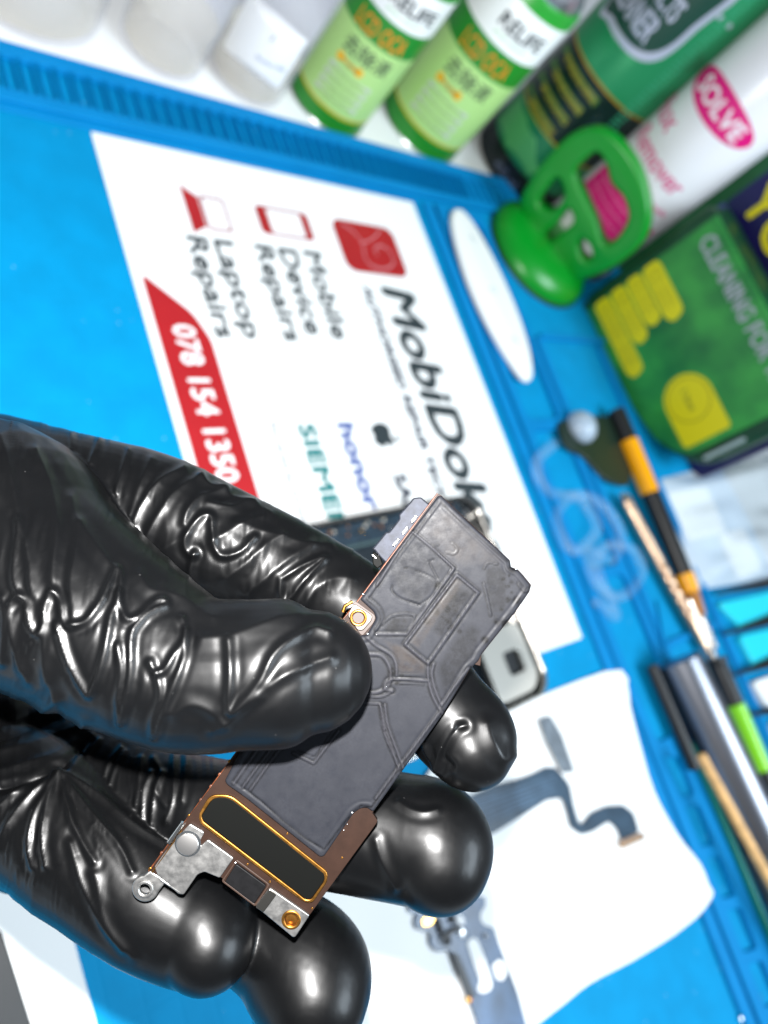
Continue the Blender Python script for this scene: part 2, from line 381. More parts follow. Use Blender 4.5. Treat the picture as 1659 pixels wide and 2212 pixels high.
# ------------------------------------------------------------------ cans and bottles
def camang(c): return math.atan2(CP[1] - c[1], CP[0] - c[0])
GD = (0.015, 0.22, 0.02); LIME = (0.40, 0.64, 0.22); GOLDL = (0.50, 0.42, 0.02)
CHROME = mat('chrome', (0.6, 0.62, 0.65), 0.32, 1.0)
ORINK = mat('orange_ink', (0.75, 0.24, 0.01), 0.5); BADGE = mat('amber_badge', (0.85, 0.45, 0.01), 0.5); PGREY = mat('pale_grey_text', (0.55, 0.60, 0.52), 0.5)
FADE = mat('faded_green_ink', (0.35, 0.62, 0.35), .5)
def remover_can(c, r, k, label):
    t = thing('remover_can', label, 'can', (c[0], c[1], -4), 'matching green remover cans')
    band = banded('can_label_bands', [(0, GD), (11 * k, GOLDL), (12.6 * k, LIME), (61 * k, GD), (77 * k, (0.8, 0.82, 0.8)), (101 * k, (0.02, 0.30, 0.03))])
    lathe('can_body', [(r - 1.5, 0), (r, 1.5), (r, 107 * k), (r - 1.5, 109 * k)], band, t)
    lathe('spray_top', [(r * .93, 109 * k + .05), (r * .93, 112 * k), (r * .8, 118 * k), (r * .45, 122 * k), (r * .42, 133 * k), (r * .2, 135 * k)], CHROME, t)
    a = camang(c)
    cyltext('can_title', 'LCD OCA', 10, r + .1, a + .12, 63.5 * k, ORINK, t, h=10 * k, w=34 * k, off=0.12)
    cyltext('can_title', '去除液', 10, r + .1, a + .16, 47.5 * k, INK, t, w=32 * k, h=10.5 * k, off=0.1)
    cylpatch('amber_badge', rect(-10 * k, 40.2 * k, 9 * k, 45.5 * k, 2.4), r + .12, a - .05, BADGE, t)
    cyltext('badge_lettering', '升级装', 10, r + .2, a - .05, 41.4 * k, mat('brown_ink', (0.35, 0.12, 0.0), .5), t, w=14 * k, h=3 * k)
    for j in range(4):
        cylpatch('text_block', rect(-15 * k, (34 - j * 5.4) * k, 16 * k, (37.4 - j * 5.4) * k, 1.2), r + .1, a + .08, PGREY, t)
        cyltext('fine_print', 'apply the remover to the film and wait', 3, r + .2, a + .08, (34.7 - j * 5.4) * k, GREYINK, t, w=28 * k, h=1.5 * k)
    cyltext('can_brand', 'RELIFE', 10, r + .1, a + .40, 86 * k, INK, t, w=30 * k, h=7.5 * k, off=0.4)
    cyltext('can_brand', 'green cleaner', 10, r + .1, a + .3, 81 * k, FADE, t, w=22 * k, h=3.2 * k)
    lathe('rolled_base', [(r + .5, 0), (r + .9, .5), (r + .5, 1.2), (r - .5, 1.3)], CHROME, t, cap=False)
    return t
remover_can((-73.5, 171.0), 26.8, 1.0, 'green remover can nearest to the clear bottles, left one of the matching pair')
remover_can((-79.0, 257.0), 32.2, 1.13, 'green remover can beside the dark green spray can, right one of the matching pair')

# dark green contact-cleaner spray can
c = (-63, 357); r = 41.6; a = camang(c)
cc = thing('spray_can', 'tall dark green cleaner spray can with a black base behind the green suction cup', 'can', (c[0], c[1], -4))
lathe('can_body', [(r - 2, 0), (r, 2), (r, 215), (r - 4, 222)], banded('cleaner_can_bands', [(0, (0.008, 0.012, 0.014)), (19, (0.004, 0.02, 0.015)), (20, (0.01, 0.17, 0.07)), (50, (0.30, 0.26, 0.02)), (52, (0.006, 0.022, 0.018)), (98, (0.35, 0.22, 0.02)), (99.5, (0.02, 0.26, 0.10)), (215, (0.3, 0.3, 0.3))], 0.28, 0.25), cc)
YINK = mat('olive_yellow_ink', (0.36, 0.30, 0.03), 0.5); SLV = mat('silver_ink', (0.50, 0.52, 0.62), 0.35, 0.3); DGR = mat('deep_green_ink', (0.004, 0.05, 0.03), 0.4); LGR = mat('mid_green_ink', (0.06, 0.30, 0.10), .4)
for j, (s) in enumerate(['FAST EVAPORATING FORMULA', 'CLEANS AND DEGREASES', 'SAFE ON PLASTICS', 'LEAVES NO RESIDUE']):
    z = 89 - j * 11.5
    cylpatch('gold_stripe', rect(-46, z - 3.4, 14 - j * 1, z - 2.4), r + .12, a, YINK, cc)
    cylpatch('green_stripe', rect(-46, z - 2.1, 6 - j * 3, z + 4.4, 1), r + .1, a, mat('stripe_green', (0.05, 0.15, 0.03), .45), cc)
    cyltext('fine_print', s, 4, r + .2, a - .38, z - 1, YINK, cc, w=40 - j * 3, h=4.2, off=0.12)
cylpatch('light_swoosh', [(-44, 23), (-20, 22), (8, 22), (12, 30), (-6, 44), (-44, 49)], r + .1, a, LGR, cc)
ov = [(-44, 126), (-30, 123), (-10, 123), (4, 126), (12, 132), (16, 142), (17, 160), (16, 200), (-44, 200)]
cylpatch('oval_border', [tuple(p) for p in smoothpath(ov, 4, True)], r + .1, a, SLV, cc)
ov2 = [(-43, 130), (-28, 127.6), (-10, 127.6), (1, 130.5), (8, 136), (12, 145), (13, 160), (12, 199), (-43, 199)]
cylpatch('oval_panel', [tuple(p) for p in smoothpath(ov2, 4, True)], r + .2, a, DGR, cc)
cyltext('can_title', 'CLEANER', 10, r + .3, a - .56, 133.5, SLV, cc, w=46, h=15, off=0.5)
cyltext('can_title', 'CONTACTS', 10, r + .3, a - .52, 152, SLV, cc, w=48, h=13, off=0.5)
cyltext('black_base_lettering', '400 ml', 10, r + .12, a - .1, 6, mat('slate_ink', (0.1, 0.12, 0.2), .5), cc, w=24, h=7)
for j in range(46): cylpatch('side_lettering', rect(22.5, 60 + j * 3.3, 29.5 + (j % 3) * .6, 61.7 + j * 3.3), r + .12, a, mat('side_ink', (0.03, 0.33, 0.16), .4) if j == 0 else bpy.data.materials['side_ink'], cc, 4)
cylpatch('side_bar', rect(20, 172, 33, 175, 1), r + .2, a, SLV, cc)

# white flux remover can
c = (5.5, 386.8); r = 35.1; a = camang(c)
so = thing('flux_remover_can', 'white spray can with magenta lettering standing behind the green suction cup', 'can', (c[0], c[1], -4))
lathe('can_body', [(r - 2, 0), (r, 2), (r, 196), (r - 1.5, 200)], banded('white_can', [(0, (0.10, 0.10, 0.11)), (12, (0.80, 0.80, 0.82)), (200, (0.7, 0.7, 0.75))], 0.3), so)
MAG = mat('magenta_ink', (0.75, 0.005, 0.20), 0.45); MAG2 = mat('rose_ink', (0.75, 0.12, 0.30), 0.45); WHT = mat('white_label_ink', (0.9, 0.85, 0.88), .4)
el = [(-4 + 36 * math.cos(t) * 1.0, 147 + 11.5 * math.sin(t)) for t in [2 * math.pi * i / 48 for i in range(48)]]
cylpatch('brand_oval', el, r + .1, a - .18, MAG, so)
cyltext('brand_lettering', 'SOLVE', 10, r + .25, a - .24, 141.5, WHT, so, w=48, h=11, off=0.55)
cyltext('product_lettering', 'Flux', 10, r + .15, a - 1.0, 112, MAG2, so, w=32, h=14, off=0.4)
cyltext('product_lettering', 'Remover', 10, r + .15, a - .26, 93, MAG2, so, w=56, h=12.5, off=0.4)
cyltext('product_lettering', 'for electronic circuits', 10, r + .15, a - .05, 78, MAG2, so, w=60, h=4.5, off=0.2)
cylpatch('magenta_band', [(-36, 34), (36, 34), (36, 66), (12, 70), (-36, 74)], r + .1, a, MAG, so)
for j in range(4): cyltext('band_lettering', 'ultrapure fast drying solvent for all boards', 10, r + .2, a, 40 + j * 7, mat('pale_rose_ink', (0.8, 0.3, 0.5), .5) if j == 0 else bpy.data.materials['pale_rose_ink'], so, w=58, h=3.6)
lathe('cap', [(r - 3, 200.1), (r - 3, 230), (r - 6, 236)], DARKPL, so)

# clear bottles
GLASS = mat('clear_plastic', (0.80, 0.80, 0.90), 0.12, alpha=.22); LIQ = mat('pale_liquid', (0.90, 0.82, 0.60), 0.1, alpha=.28)
def bottle(c, r, label, h=80, lab=None, neck=True, warm=False):
    t = thing('clear_bottle', label, 'bottle', (c[0], c[1], -4), 'clear bottles along the desk edge')
    lathe('bottle_shell', [(r - 3, 0), (r - .6, 1), (r, 4), (r, h), (r * .9, h + 8), (r * .45, h + 17), (r * .42, h + 26)], GLASS, t)
    lathe('liquid', [(r - 3.5, 2.5), (r - 1.8, 4.5), (r - 1.8, h * .35), ], LIQ, t)
    lathe('cap', [(r * .52, h + 26.1), (r * .52, h + 42), (r * .46, h + 44)], mat('cap_white', (0.75, 0.76, 0.8), .4), t)
    if lab:
        a = camang(c)
        cylpatch('paper_label', roundpoly(lab, 3), r + .3, a, PAPER, t)
        cyltext('label_lettering', '1', 6, r + .45, a + .1, 42, GREYINK, t, h=4)
        cyltext('label_lettering', 'alcohol 99%', 6, r + .45, a + .35, 29, mat('blue_pen', (0.25, 0.32, 0.5), .5), t, w=18, h=3.0)
    return t
bottle((-73.6, 109.8), 24, 'clear bottle with a white paper label beside the first green can', lab=[(-20, 18), (21, 18), (21, 52), (-20, 54)])
bottle((-75.5, 56.9), 23.5, 'unlabelled clear bottle in the middle of the three clear bottles')
bottle((-90, -12), 38, 'widest clear bottle, leftmost on the white desk edge', 90)

# ------------------------------------------------------------------ green suction cup
GRN = mat('green_plastic', (0.0, 0.25, 0.015), 0.33, spec=0.5, noise=0.05, nscale=30)
sc_ = thing('suction_cup', 'bright green suction cup with a looped handle standing on the mat corner', 'suction cup', (25, 326, 0.1))
lathe('cup_base', [(43, 0), (44.5, 2), (44, 6), (40, 11), (33, 15), (20, 17), (4, 17.5)], GRN, sc_)
lathe('rubber_lip', [(45.5, 0), (46, 1), (45.2, 2.2), (44, 2.4)], mat('black_rubber', (.01, .012, .012), .5), sc_, cap=False)
p0 = np.array([25, 326, 0.0]); nn = CP - p0; nn[2] = 0; nn /= np.linalg.norm(nn); tt = np.array([-nn[1], nn[0], 0])
def ch(x, y):
    q = onplane((1350 + x / 3.0164) / 1.302, (250 + y / 3.0164) / 1.302, p0, nn) - p0; return (float(q @ tt), float(q[2]))
Hm = planeM((0, 0, 0), tt, (0, 0, 1))
outer = smoothpath([ch(*p) for p in [(960, 310), (780, 380), (590, 570), (450, 760), (370, 920), (400, 1100), (640, 1560), (760, 1620), (1000, 1560), (1200, 1460), (1380, 1300), (1450, 1120), (1440, 900), (1360, 650), (1230, 460), (1100, 350)]], 5, True)
w3 = smoothpath([ch(*p) for p in [(1010, 525), (900, 600), (830, 700), (900, 880), (1000, 1100), (1060, 1270), (1130, 1290), (1230, 1180), (1275, 1050), (1230, 900), (1130, 780), (1085, 620)]], 4, True)
w1 = smoothpath([ch(*p) for p in [(680, 740), (590, 830), (525, 930), (560, 990), (640, 1010), (720, 940), (730, 840)]], 4, True)
w2 = smoothpath([ch(*p) for p in [(770, 1000), (680, 1110), (570, 1220), (590, 1290), (700, 1210), (810, 1110)]], 4, True)
w4 = smoothpath([ch(*p) for p in [(890, 1260), (860, 1300), (880, 1390), (930, 1430), (970, 1400), (950, 1310)]], 4, True)
tp = lambda L: [tuple(q) for q in L]
slab('handle', [tp(outer), tp(w3), tp(w1), tp(w2), tp(w4)], -7, 7, GRN, sc_, 3.2, Hm, True, 4)

# ------------------------------------------------------------------ green pouch with yellow flags
PG = mat('pouch_green', (0.006, 0.10, 0.02), 0.35, noise=0.75, nscale=34, col2=(0.035, 0.30, 0.045))
PGD = mat('pouch_dark_green', (0.004, 0.055, 0.018), 0.4, noise=.3, nscale=30); YEL = mat('yellow_ink', (0.70, 0.62, 0.0), 0.45); OLV = mat('olive_ink', (0.28, 0.25, 0.0), .5); GRYL = mat('grey_lettering', (0.33, 0.35, 0.38), .45)
pn = Vector((0.08, -1, 0)).normalized()                       # outward normal of its front
po = np.array([65, 360, 0.0])
pc = thing('cleaning_pouch', 'green box-shaped pouch with yellow flags and a round yellow badge, front right on the mat', 'pouch', tuple(po))
Fm = planeM((0, 0, 0), (1, 0.08, 0), (0, 0, 1))               # x along its front, y up, z out of it
front = roundpoly([(0, 3), (6, 0), (88, 0), (118, 5), (133, 16), (138, 26), (138, 109), (134, 112), (4, 112), (0, 108)], 5)
slab('front_panel', [front], -3, 0, PG, pc, 1.2, Fm)
slab('box_body', [roundpoly([(-6, 0), (90, -1), (122, 3), (142, 18), (150, 30), (150, 112), (-6, 112)], 8)], -34, -3.1, PGD, pc, 5, Fm)
slab('seal_strip', [rect(0, -.5, 5, 112)], .05, .3, PGD, pc, .05, Fm)
flags = [((6, 52), (26, 44)), ((6, 40), (41, 55)), ((6, 27), (48, 42)), ((6, 14), (66, 29))]
for i, (x1, z0, z1) in enumerate([(47, 51.3, 66), (42, 37, 50.2), (48, 22.8, 35.9), (67, 7.5, 21.7)]):
    fo = slab('yellow_flag', [roundpoly([(5, z0), (x1 - 3, z0), (x1 + 3, z0 + 4), (x1, z1), (5, z1)], 5)], .06, .4, YEL, pc, .1, Fm)
    for j in range(2): text('fine_print', ['anti static', 'lint free', 'soft weave', 'reusable cloth'][i], 4, Fm @ Matrix.Translation((9 * S, (z0 + 3 + 5.5 * j) * S, .45 * S)), OLV, fo, w=x1 - 16, h=3.4)
    slab('flag_seam', [rect(5, z0 - .5, x1 - 4, z0 + .3)], .42, .5, OLV, fo, .03)
bd = [(133 - 3, 22), (133, 24), (133, 57), (131, 59), (104, 59)] + [(103 - 0 + 18.5 * math.cos(t) - 0, 40.5 + 18.5 * math.sin(t)) for t in [math.radians(x) for x in range(95, 266, 12)]] + [(104, 22)]
bo = slab('yellow_badge', [bd], .06, .4, YEL, pc, .1, Fm)
slab('badge_ring', [circle(103, 40.5, 16, 40), circle(103, 40.5, 15.2, 40)], .42, .55, OLV, bo, .03, Fm)
text('badge_lettering', '1 box', 7, Fm @ Matrix.Translation((96 * S, 38 * S, .6 * S)), PGD, bo, w=15, h=5)
text('pouch_title', 'CLEANING FOR THE', 10, Fm @ Matrix.Translation((13 * S, 94 * S, .15 * S)), GRYL, pc, w=118, h=11.5, ext=.1, off=.55)
text('pouch_title', 'CIRCUITS', 10, Fm @ Matrix.Translation((72 * S, 78 * S, .15 * S)), GRYL, pc, w=0.1 + 60, h=0.1 + 11, ext=.1, off=.5) if False else None
text('pouch_title', 'ELECTRONICS', 10, Fm @ Matrix.Translation((70 * S, 109 * S, .15 * S)), GRYL, pc, w=60, h=2.0, ext=.1) if False else None
slab('silver_tab', [roundpoly([(143, 30), (146, 30), (146, 62), (143, 62)], 1.4)], -3.0, -2.4, mat('pale_tab', (0.35, 0.45, 0.45), .4), pc, .2, Fm)

NAVY = mat('navy_card', (0.008, 0.006, 0.075), 0.3, noise=.2, nscale=20)
nb = thing('navy_box', 'navy blue carton with yellow lettering standing behind the green pouch', 'box', (68, 400, -4))
slab('carton', [rect(2, -2, 148, 150, 2)], -30, 0, NAVY, nb, 1, Fm)
no_ = np.array([68, 400, -4.0])
def nf(dx, dy): q = onplane(dx, dy, no_ + np.array([0, -4, 0]), tuple(pn)) - no_; return (float(q[0] * .9968 + q[1] * .0797), float(q[2]))
a0, a1 = nf(1562, 436), nf(1600, 440)
slab('lid_edge', [rect(a0[0], a0[1] - 9, 156, a0[1], 1)], 2, 4, mat('lid_violet', (0.05, 0.05, 0.2), .3), nb, .6, Fm)
text('carton_lettering', 'YCS', 10, Fm @ Matrix.Translation((a1[0] * S, a1[1] * S, 4 * S)), YEL, nb, w=60, h=22, ext=.3, off=1.0)
slab('lettering_panel', [rect(a0[0] + 1, a0[1] + 1, 110, a0[1] + 60, 1)], 2.0, 3.2, NAVY, nb, .3, Fm)
gb = thing('green_carton', 'plain dark green carton standing between the white can and the navy carton', 'box', (30, 440, -4))
slab('carton', [rect(-14, 0, 170, 190, 2)], -40, 0, mat('carton_green', (0.015, 0.12, 0.04), .4, noise=.4, nscale=20), gb, 1, Fm)
bx = thing('black_case', 'black case standing behind the spray cans at the edge of the desk', 'case', (-60, 470, -4))
slab('case_body', [rect(-80, 0, 110, 250, 6)], -60, 0, mat('black_case_skin', (0.02, 0.03, 0.028), .4, bump=.2, bscale=600), bx, 3, Fm)

# ------------------------------------------------------------------ tools on the right
def cylinder_tool(name, label, cat, p, q, r, parts, z=None, group=None):
    """tool lying along p->q on the mat, parts = [(name, s0, s1, r0, r1, material)] in mm along it"""
    p = np.array(p, float); q = np.array(q, float); d = (q - p)[:2]; L = np.linalg.norm(d); ang = math.atan2(d[1], d[0])
    t = thing(name, label, cat, (p[0], p[1], r if z is None else z), group); t.rotation_euler = (0, 0, ang)
    Rz = Matrix.Rotation(math.pi / 2, 4, 'Y')
    for (n, s0, s1, r0, r1, m) in parts:
        ch_ = min(.6, r0 * .2, r1 * .2)
        lathe(n, [(r0 - ch_, s0), (r0, s0 + ch_), (r1, s1 - ch_), (r1 - ch_, s1)], m, t, seg=28, M=Rz)
    return t
BLK = mat('black_grip', (0.010, 0.011, 0.012), 0.4, bump=.1, bscale=1200); AMB = mat('amber_plastic', (0.85, 0.36, 0.0), 0.3)
BRASS = mat('worn_brass', (0.70, 0.48, 0.33), 0.28, 1.0, bump=.6, bscale=700, bdist=.0006); LIMEP = mat('lime_plastic', (0.22, 0.62, 0.02), .25)
A = at(1335, 905, 8); B = at(1540, 1400, 8)
cylinder_tool('precision_screwdriver', 'black screwdriver with amber rings lying just under the green pouch', 'screwdriver', A, B, 6.2,
    [('handle', -6, 17, 6.0, 6.2, BLK), ('amber_ring', 17.1, 57, 6.4, 6.4, AMB), ('handle', 57.1, 115, 6.2, 5.8, BLK), ('amber_ring', 115.1, 128, 6.2, 5.4, AMB), ('tapered_neck', 128.1, 144, 5, 3.4, mat('dark_amber', (0.35, .12, 0), .3)), ('shaft', 144.1, 166, 2.6, 2.4, STEEL)], z=9)
A = at(1338, 1068, 5); B = at(1532, 1425, 5)
L = np.linalg.norm(B - A)
bparts = [('collar', 0, 6, 2.4, 4.6, STEEL)]
bparts += [('grip', 6.1, 52, 4.4, 4.4, BRASS)]
for k in range(10): bparts.append(('knurl_bead', 52.1 + k * 4, 56 + k * 4, 4.2 + .2 * (k % 2), 4.4 - .2 * (k % 2), BRASS))
bparts += [('tapered_neck', 92.1, 112, 4.4, 2.8, BRASS), ('shaft', 112.1, L, 2.4, 2.2, BRASS)]
cylinder_tool('beaded_probe', 'thin copper coloured probe with a knurled shaft beside the black screwdriver', 'probe', A, B, 5, bparts, z=6.5)
A = at(1535, 1425, 6); B = at(1760, 1960, 6)
cylinder_tool('lime_screwdriver', 'black screwdriver with a lime green ring, below the amber ringed one', 'screwdriver', A, B, 6,
    [('shaft', -40, -.1, 1.8, 2.2, STEEL), ('flange', 0, 4, 7.2, 7.0, BLK), ('handle', 4.1, 30, 6.4, 6.6, BLK), ('lime_ring', 30.1, 72, 6.4, 6.4, LIMEP), ('handle', 72.1, 190, 6.4, 6, BLK)], z=9)
A = at(1466, 1425, 15); B = at(1700, 1925, 15)
ct = cylinder_tool('metal_cylinder', 'thick polished dark metal cylinder lying along the right tray of the mat', 'cylinder tool', A, B, 11,
    [('barrel', 0, 112, 13.5, 13.5, mat('dark_chrome', (0.22, 0.23, 0.26), .36, 1.0)), ('grip', 112.1, 200, 13.8, 13.8, mat('slate_grip', (.06, .08, .09), .45, bump=.3, bscale=900))], z=15)
A = at(1514, 1630, 22); B = at(1722, 2010, 22)
cylinder_tool('wooden_stick', 'pale wooden stick lying beside the dark metal cylinder', 'stick', A, B, 3, [('stick', 0, 150, 2.7, 3.0, mat('pale_wood', (0.72, 0.42, 0.16), .5, noise=.2, nscale=200))], z=22)
A = at(1492, 1605, 5); B = at(1672, 2040, 5)
cylinder_tool('teal_rod', 'thin teal rod running along the edge of the tray beside the wooden stick', 'rod', A, B, 3, [('rod', 0, 150, 2.4, 2.4, mat('teal_plastic', (0.0, 0.16, 0.13), .4))], z=5)
A = at(1398, 1440, 4); B = at(1660, 2060, 4)
cylinder_tool('black_rod', 'thin black rod lying against the left side of the dark metal cylinder', 'rod', A, B, 4, [('rod', 0, 62, 3.6, 3.6, BLK)], z=7)

# coil of clear tube / clear plastic blister
CLR = mat('clear_vinyl', (0.40, 0.62, 0.85), 0.08, alpha=.13)
bl = thing('clear_tubing', 'looped clear plastic tubing lying on the mat between the sheet and the screwdrivers', 'tubing', (0, 0, 3))
loops = [(1195, 960), (1160, 1000), (1180, 1060), (1250, 1080), (1290, 1140), (1240, 1190), (1200, 1120), (1240, 1070), (1300, 1090), (1340, 1150), (1320, 1210), (1270, 1190), (1290, 1260), (1340, 1290), (1385, 1240), (1370, 1190), (1310, 1180), (1290, 1230), (1330, 1330), (1290, 1300)]
pp = [at(x, y, 5 + 3 * math.sin(i * 1.7)) - np.array([0, 0, 3]) for i, (x, y) in enumerate(loops)]
tube('tube', smoothpath(pp, 8), 3.4, CLR, bl, 14)
lens_ = thing('clear_lens_cap', 'small round clear plastic cap on the black stand piece near the amber screwdriver', 'cap', tuple(at(1252, 925, 6)))
lathe('dome', [(11, 0), (11.5, 2), (10, 6), (6, 9.5), (2, 10.6)], mat('frosted_plastic', (.34, .42, .5), .3), lens_, seg=32)
bs = thing('black_stand', 'flat black plastic stand piece lying on the mat under the clear round cap', 'stand')
Q = [at(x, y, 1) for x, y in [(1190, 920), (1240, 905), (1300, 905), (1345, 905), (1360, 990), (1345, 1060), (1290, 1040), (1250, 990), (1210, 975)]]
slab('plate', [roundpoly([(q[0], q[1]) for q in Q], 8)], 3.4, 6.0, mat('dark_olive_plastic', (0.008, 0.02, 0.012), .4), bs, .8)
# clear blister bag, right edge
bg = thing('clear_bag', 'crumpled clear plastic bag with white packaging, under the green pouch at the right edge', 'bag', (0, 0, 0))
bgv = []; bgf = []; NB = 26
c0, c1, c2, c3 = [at(x, y, 2) for x, y in ((1425, 1035), (1720, 960), (1800, 1230), (1500, 1275))]
rng = np.random.RandomState(3); hn = rng.rand(8, 8)
def hnoise(u, v):
    u *= 6.99; v *= 6.99; i, j = int(u), int(v); fu, fv = u - i, v - j; fu = fu * fu * (3 - 2 * fu); fv = fv * fv * (3 - 2 * fv)
    i2, j2 = min(i + 1, 7), min(j + 1, 7)
    return (hn[i, j] * (1 - fu) + hn[i2, j] * fu) * (1 - fv) + (hn[i, j2] * (1 - fu) + hn[i2, j2] * fu) * fv
for i in range(NB + 1):
    for j in range(NB + 1):
        u, v = i / NB, j / NB
        p = (c0 * (1 - u) + c1 * u) * (1 - v) + (c3 * (1 - u) + c2 * u) * v
        e = min(1, 6 * min(u, 1 - u, v, 1 - v))
        bgv.append((p[0], p[1], 1 + e * (3 + 14 * hnoise(u, v))))
for i in range(NB):
    for j in range(NB): q = i * (NB + 1) + j; bgf.append((q, q + 1, q + NB + 2, q + NB + 1))
from_py('film', bgv, bgf, mat('clear_film', (0.80, 0.87, 0.90), 0.22, alpha=.6, rnoise=.1, nscale=60), bg, True)
for (a_, b_) in (((1460, 1060), (1560, 1150)), ((1570, 1150), (1640, 1235))):
    A = at(a_[0], a_[1], 3); B = at(b_[0], b_[1], 3)
    slab('white_insert', [rect(min(A[0], B[0]), min(A[1], B[1]) - 10, max(A[0], B[0]), max(A[1], B[1]) + 10, 4)], 1, 1.8, PAPER, bg, .2)
gc = thing('grey_cloth', 'dark slate grey cloth pad behind the clear bag at the right edge', 'cloth pad', (0, 0, 0))
Q = [at(x, y, 1) for x, y in [(1560, 1010), (1800, 960), (1850, 1250), (1665, 1200)]]
slab('pad', [roundpoly([(q[0], q[1]) for q in Q], 6)], .1, 5, mat('slate_cloth', (0.06, 0.09, 0.11), .8, noise=.3, nscale=50), gc, 1)
# cyan tray with dark clips, at the right edge
cy = thing('cyan_tray', 'bright cyan plastic part tray crossed by dark tweezers at the right edge', 'tray', (0, 0, 0))
CYM = mat('cyan_plastic', (0.02, 0.62, 0.75), 0.3)
for (pts) in ([(1545, 1305), (1680, 1275), (1710, 1330), (1600, 1360)], [(1590, 1375), (1700, 1350), (1740, 1420), (1625, 1440)]):
    Q = [at(x, y, 2) for x, y in pts]; slab('tray_cell', [roundpoly([(q[0], q[1]) for q in Q], 6)], .1, 4, CYM, cy, .8)
Q = [at(x, y, 2) for x, y in ((1615, 1475), (1720, 1440), (1760, 1500), (1650, 1530))]
wc = tag(slab('white_carton', [roundpoly([(q[0], q[1]) for q in Q], 5)], .1, 6, PAPER, None, 1), 'small white carton below the cyan tray at the right edge', 'carton')
Q = [at(x, y, 2) for x, y in ((1660, 1560), (1760, 1530), (1800, 1620), (1690, 1660))]
tag(slab('pale_carton', [roundpoly([(q[0], q[1]) for q in Q], 5)], .1, 5, mat('pale_card', (.5, .6, .62), .5), None, 1), 'pale grey carton piece beside the lime ringed screwdriver at the right edge', 'carton')
for i, (a_, b_) in enumerate((((1545, 1285), (1720, 1245)), ((1560, 1372), (1720, 1318)), ((1580, 1460), (1720, 1408)), ((1620, 1545), (1730, 1520)))):
    A = at(*a_, 7); B = at(*b_, 7)
    d = (B - A) / np.linalg.norm(B - A)
    t = thing('tweezers', ['uppermost black tweezers pointing out from the right edge', 'black tweezers lying between the two cyan tray cells', 'black tweezers lying between the cyan tray and the white carton', 'lowest black tweezers, under the white carton'][i], 'tweezers', tuple(A), 'dark tweezers at the right edge')
    D = B - A
    tube('arm', [(0, 0, 0), tuple(D * .5), tuple(D)], [.8, 2.2, 4.5], BLK, t, 10, flat=.6)
    tube('arm', [(0, 0, 1.5), tuple(D * .5 + np.array([2, 0, 3])), tuple(D + np.array([0, 0, 2]))], [.7, 1.8, 4.0], BLK, t, 10, flat=.6)
    if i == 0:
        for k in range(4): lathe('rivet', [(1.5, 0), (1.3, .8), (.5, 1.2)], STEEL, t, loc=tuple(D * (.62 + .1 * k) + np.array([0, 0, 4.2])), seg=16)

# ------------------------------------------------------------------ tissue, flex cables
def sheet_from(name, outline, z, m, parent, wav=0.6, step=5):
    me = patchgrid(outline, step)
    for v in me.vertices:
        x, y = v.co.x / S, v.co.y / S; v.co.z = (z + wav * math.sin(x * .09 + y * .05) * math.sin(y * .11 + 1)) * S
        if y > 196: t_ = min(1, (y - 196) / 20); v.co.z += 1.7 * S * t_ * t_ * (3 - 2 * t_)
    me.name = name; return link(name, me, m, parent, True)
tis = [at(x, y) for x, y in [(1332, 1450), (1352, 1530), (1372, 1610), (1402, 1710), (1450, 1800), (1500, 1865), (1525, 1905), (1531, 1930), (1500, 1975), (1450, 2020), (1360, 2075), (1265, 2125), (1210, 2170), (1120, 2240), (900, 2420), (600, 2420), (560, 2100), (640, 1960), (760, 1840), (900, 1700), (1000, 1560), (1095, 1535), (1200, 1490)]]
tw = thing('white_tissue', 'torn white wipe lying flat on the mat under the flex cables', 'wipe', (0, 0, 0))
for q in tis: pass
sheet_from('wipe', [(q[0], q[1]) for q in smoothpath([(t[0], min(t[1], 231)) for t in tis], 3, True)], 1.6, PAPER, tw, .35, 6)
hole_m = mat('damp_blue_patch', (0.12, 0.33, 0.62), .5)
q = at(1392, 1708, 2); slab('thin_patch', [[(q[0] + 7 * math.cos(t) * (1.5 if math.cos(t) > 0 else 1), q[1] + 4 * math.sin(t)) for t in [i * math.pi / 10 for i in range(20)]]], 2.1, 2.15, hole_m, tw, .02)
FLEX = mat('dark_flex_film', (0.03, 0.06, 0.095), 0.3, noise=.3, nscale=120); FLEXB = mat('flex_blue', (0.10, 0.17, 0.26), 0.35, noise=.4, nscale=90)
def crB(x, y): return ((1080 + x / 1.536) / 1.302, (2000 + y / 1.536) / 1.302)
def fpoly(pts, z, cr): return [tuple(at(*cr(*p), z)[:2]) for p in pts]
fx = thing('flex_cable', 'dark ribbon flex cable with a small gold connector, on the white wipe', 'cable', (0, 0, 0))
slab('ribbon', [roundpoly(fpoly([(340, 380), (480, 320), (560, 300), (640, 270), (700, 240), (740, 245), (770, 280), (800, 320), (815, 400), (835, 470), (850, 490), (890, 440), (960, 410), (1030, 405), (1075, 440), (1100, 520), (1020, 560), (1005, 510), (970, 475), (900, 520), (850, 535), (800, 500), (785, 430), (765, 375), (700, 385), (600, 450), (470, 530), (330, 560)], 2.2, crB), 2)], 2.3, 2.7, FLEX, fx, .1)
for k in range(5): tube('printed_track', [tuple(at(*crB(350 + 6 * k, 410 + 26 * k), 2.75)), tuple(at(*crB(560, 345 + 20 * k), 2.75)), tuple(at(*crB(740, 280 + 18 * k), 2.75))], .35, FLEXB, fx, 6, flat=.3)
slab('connector', [roundpoly(fpoly([(1012, 560), (1110, 522), (1125, 550), (1025, 595)], 3, crB), .6)], 2.72, 4.2, mat('tan_connector', (0.35, 0.24, 0.17), .35, .5), fx, .25)
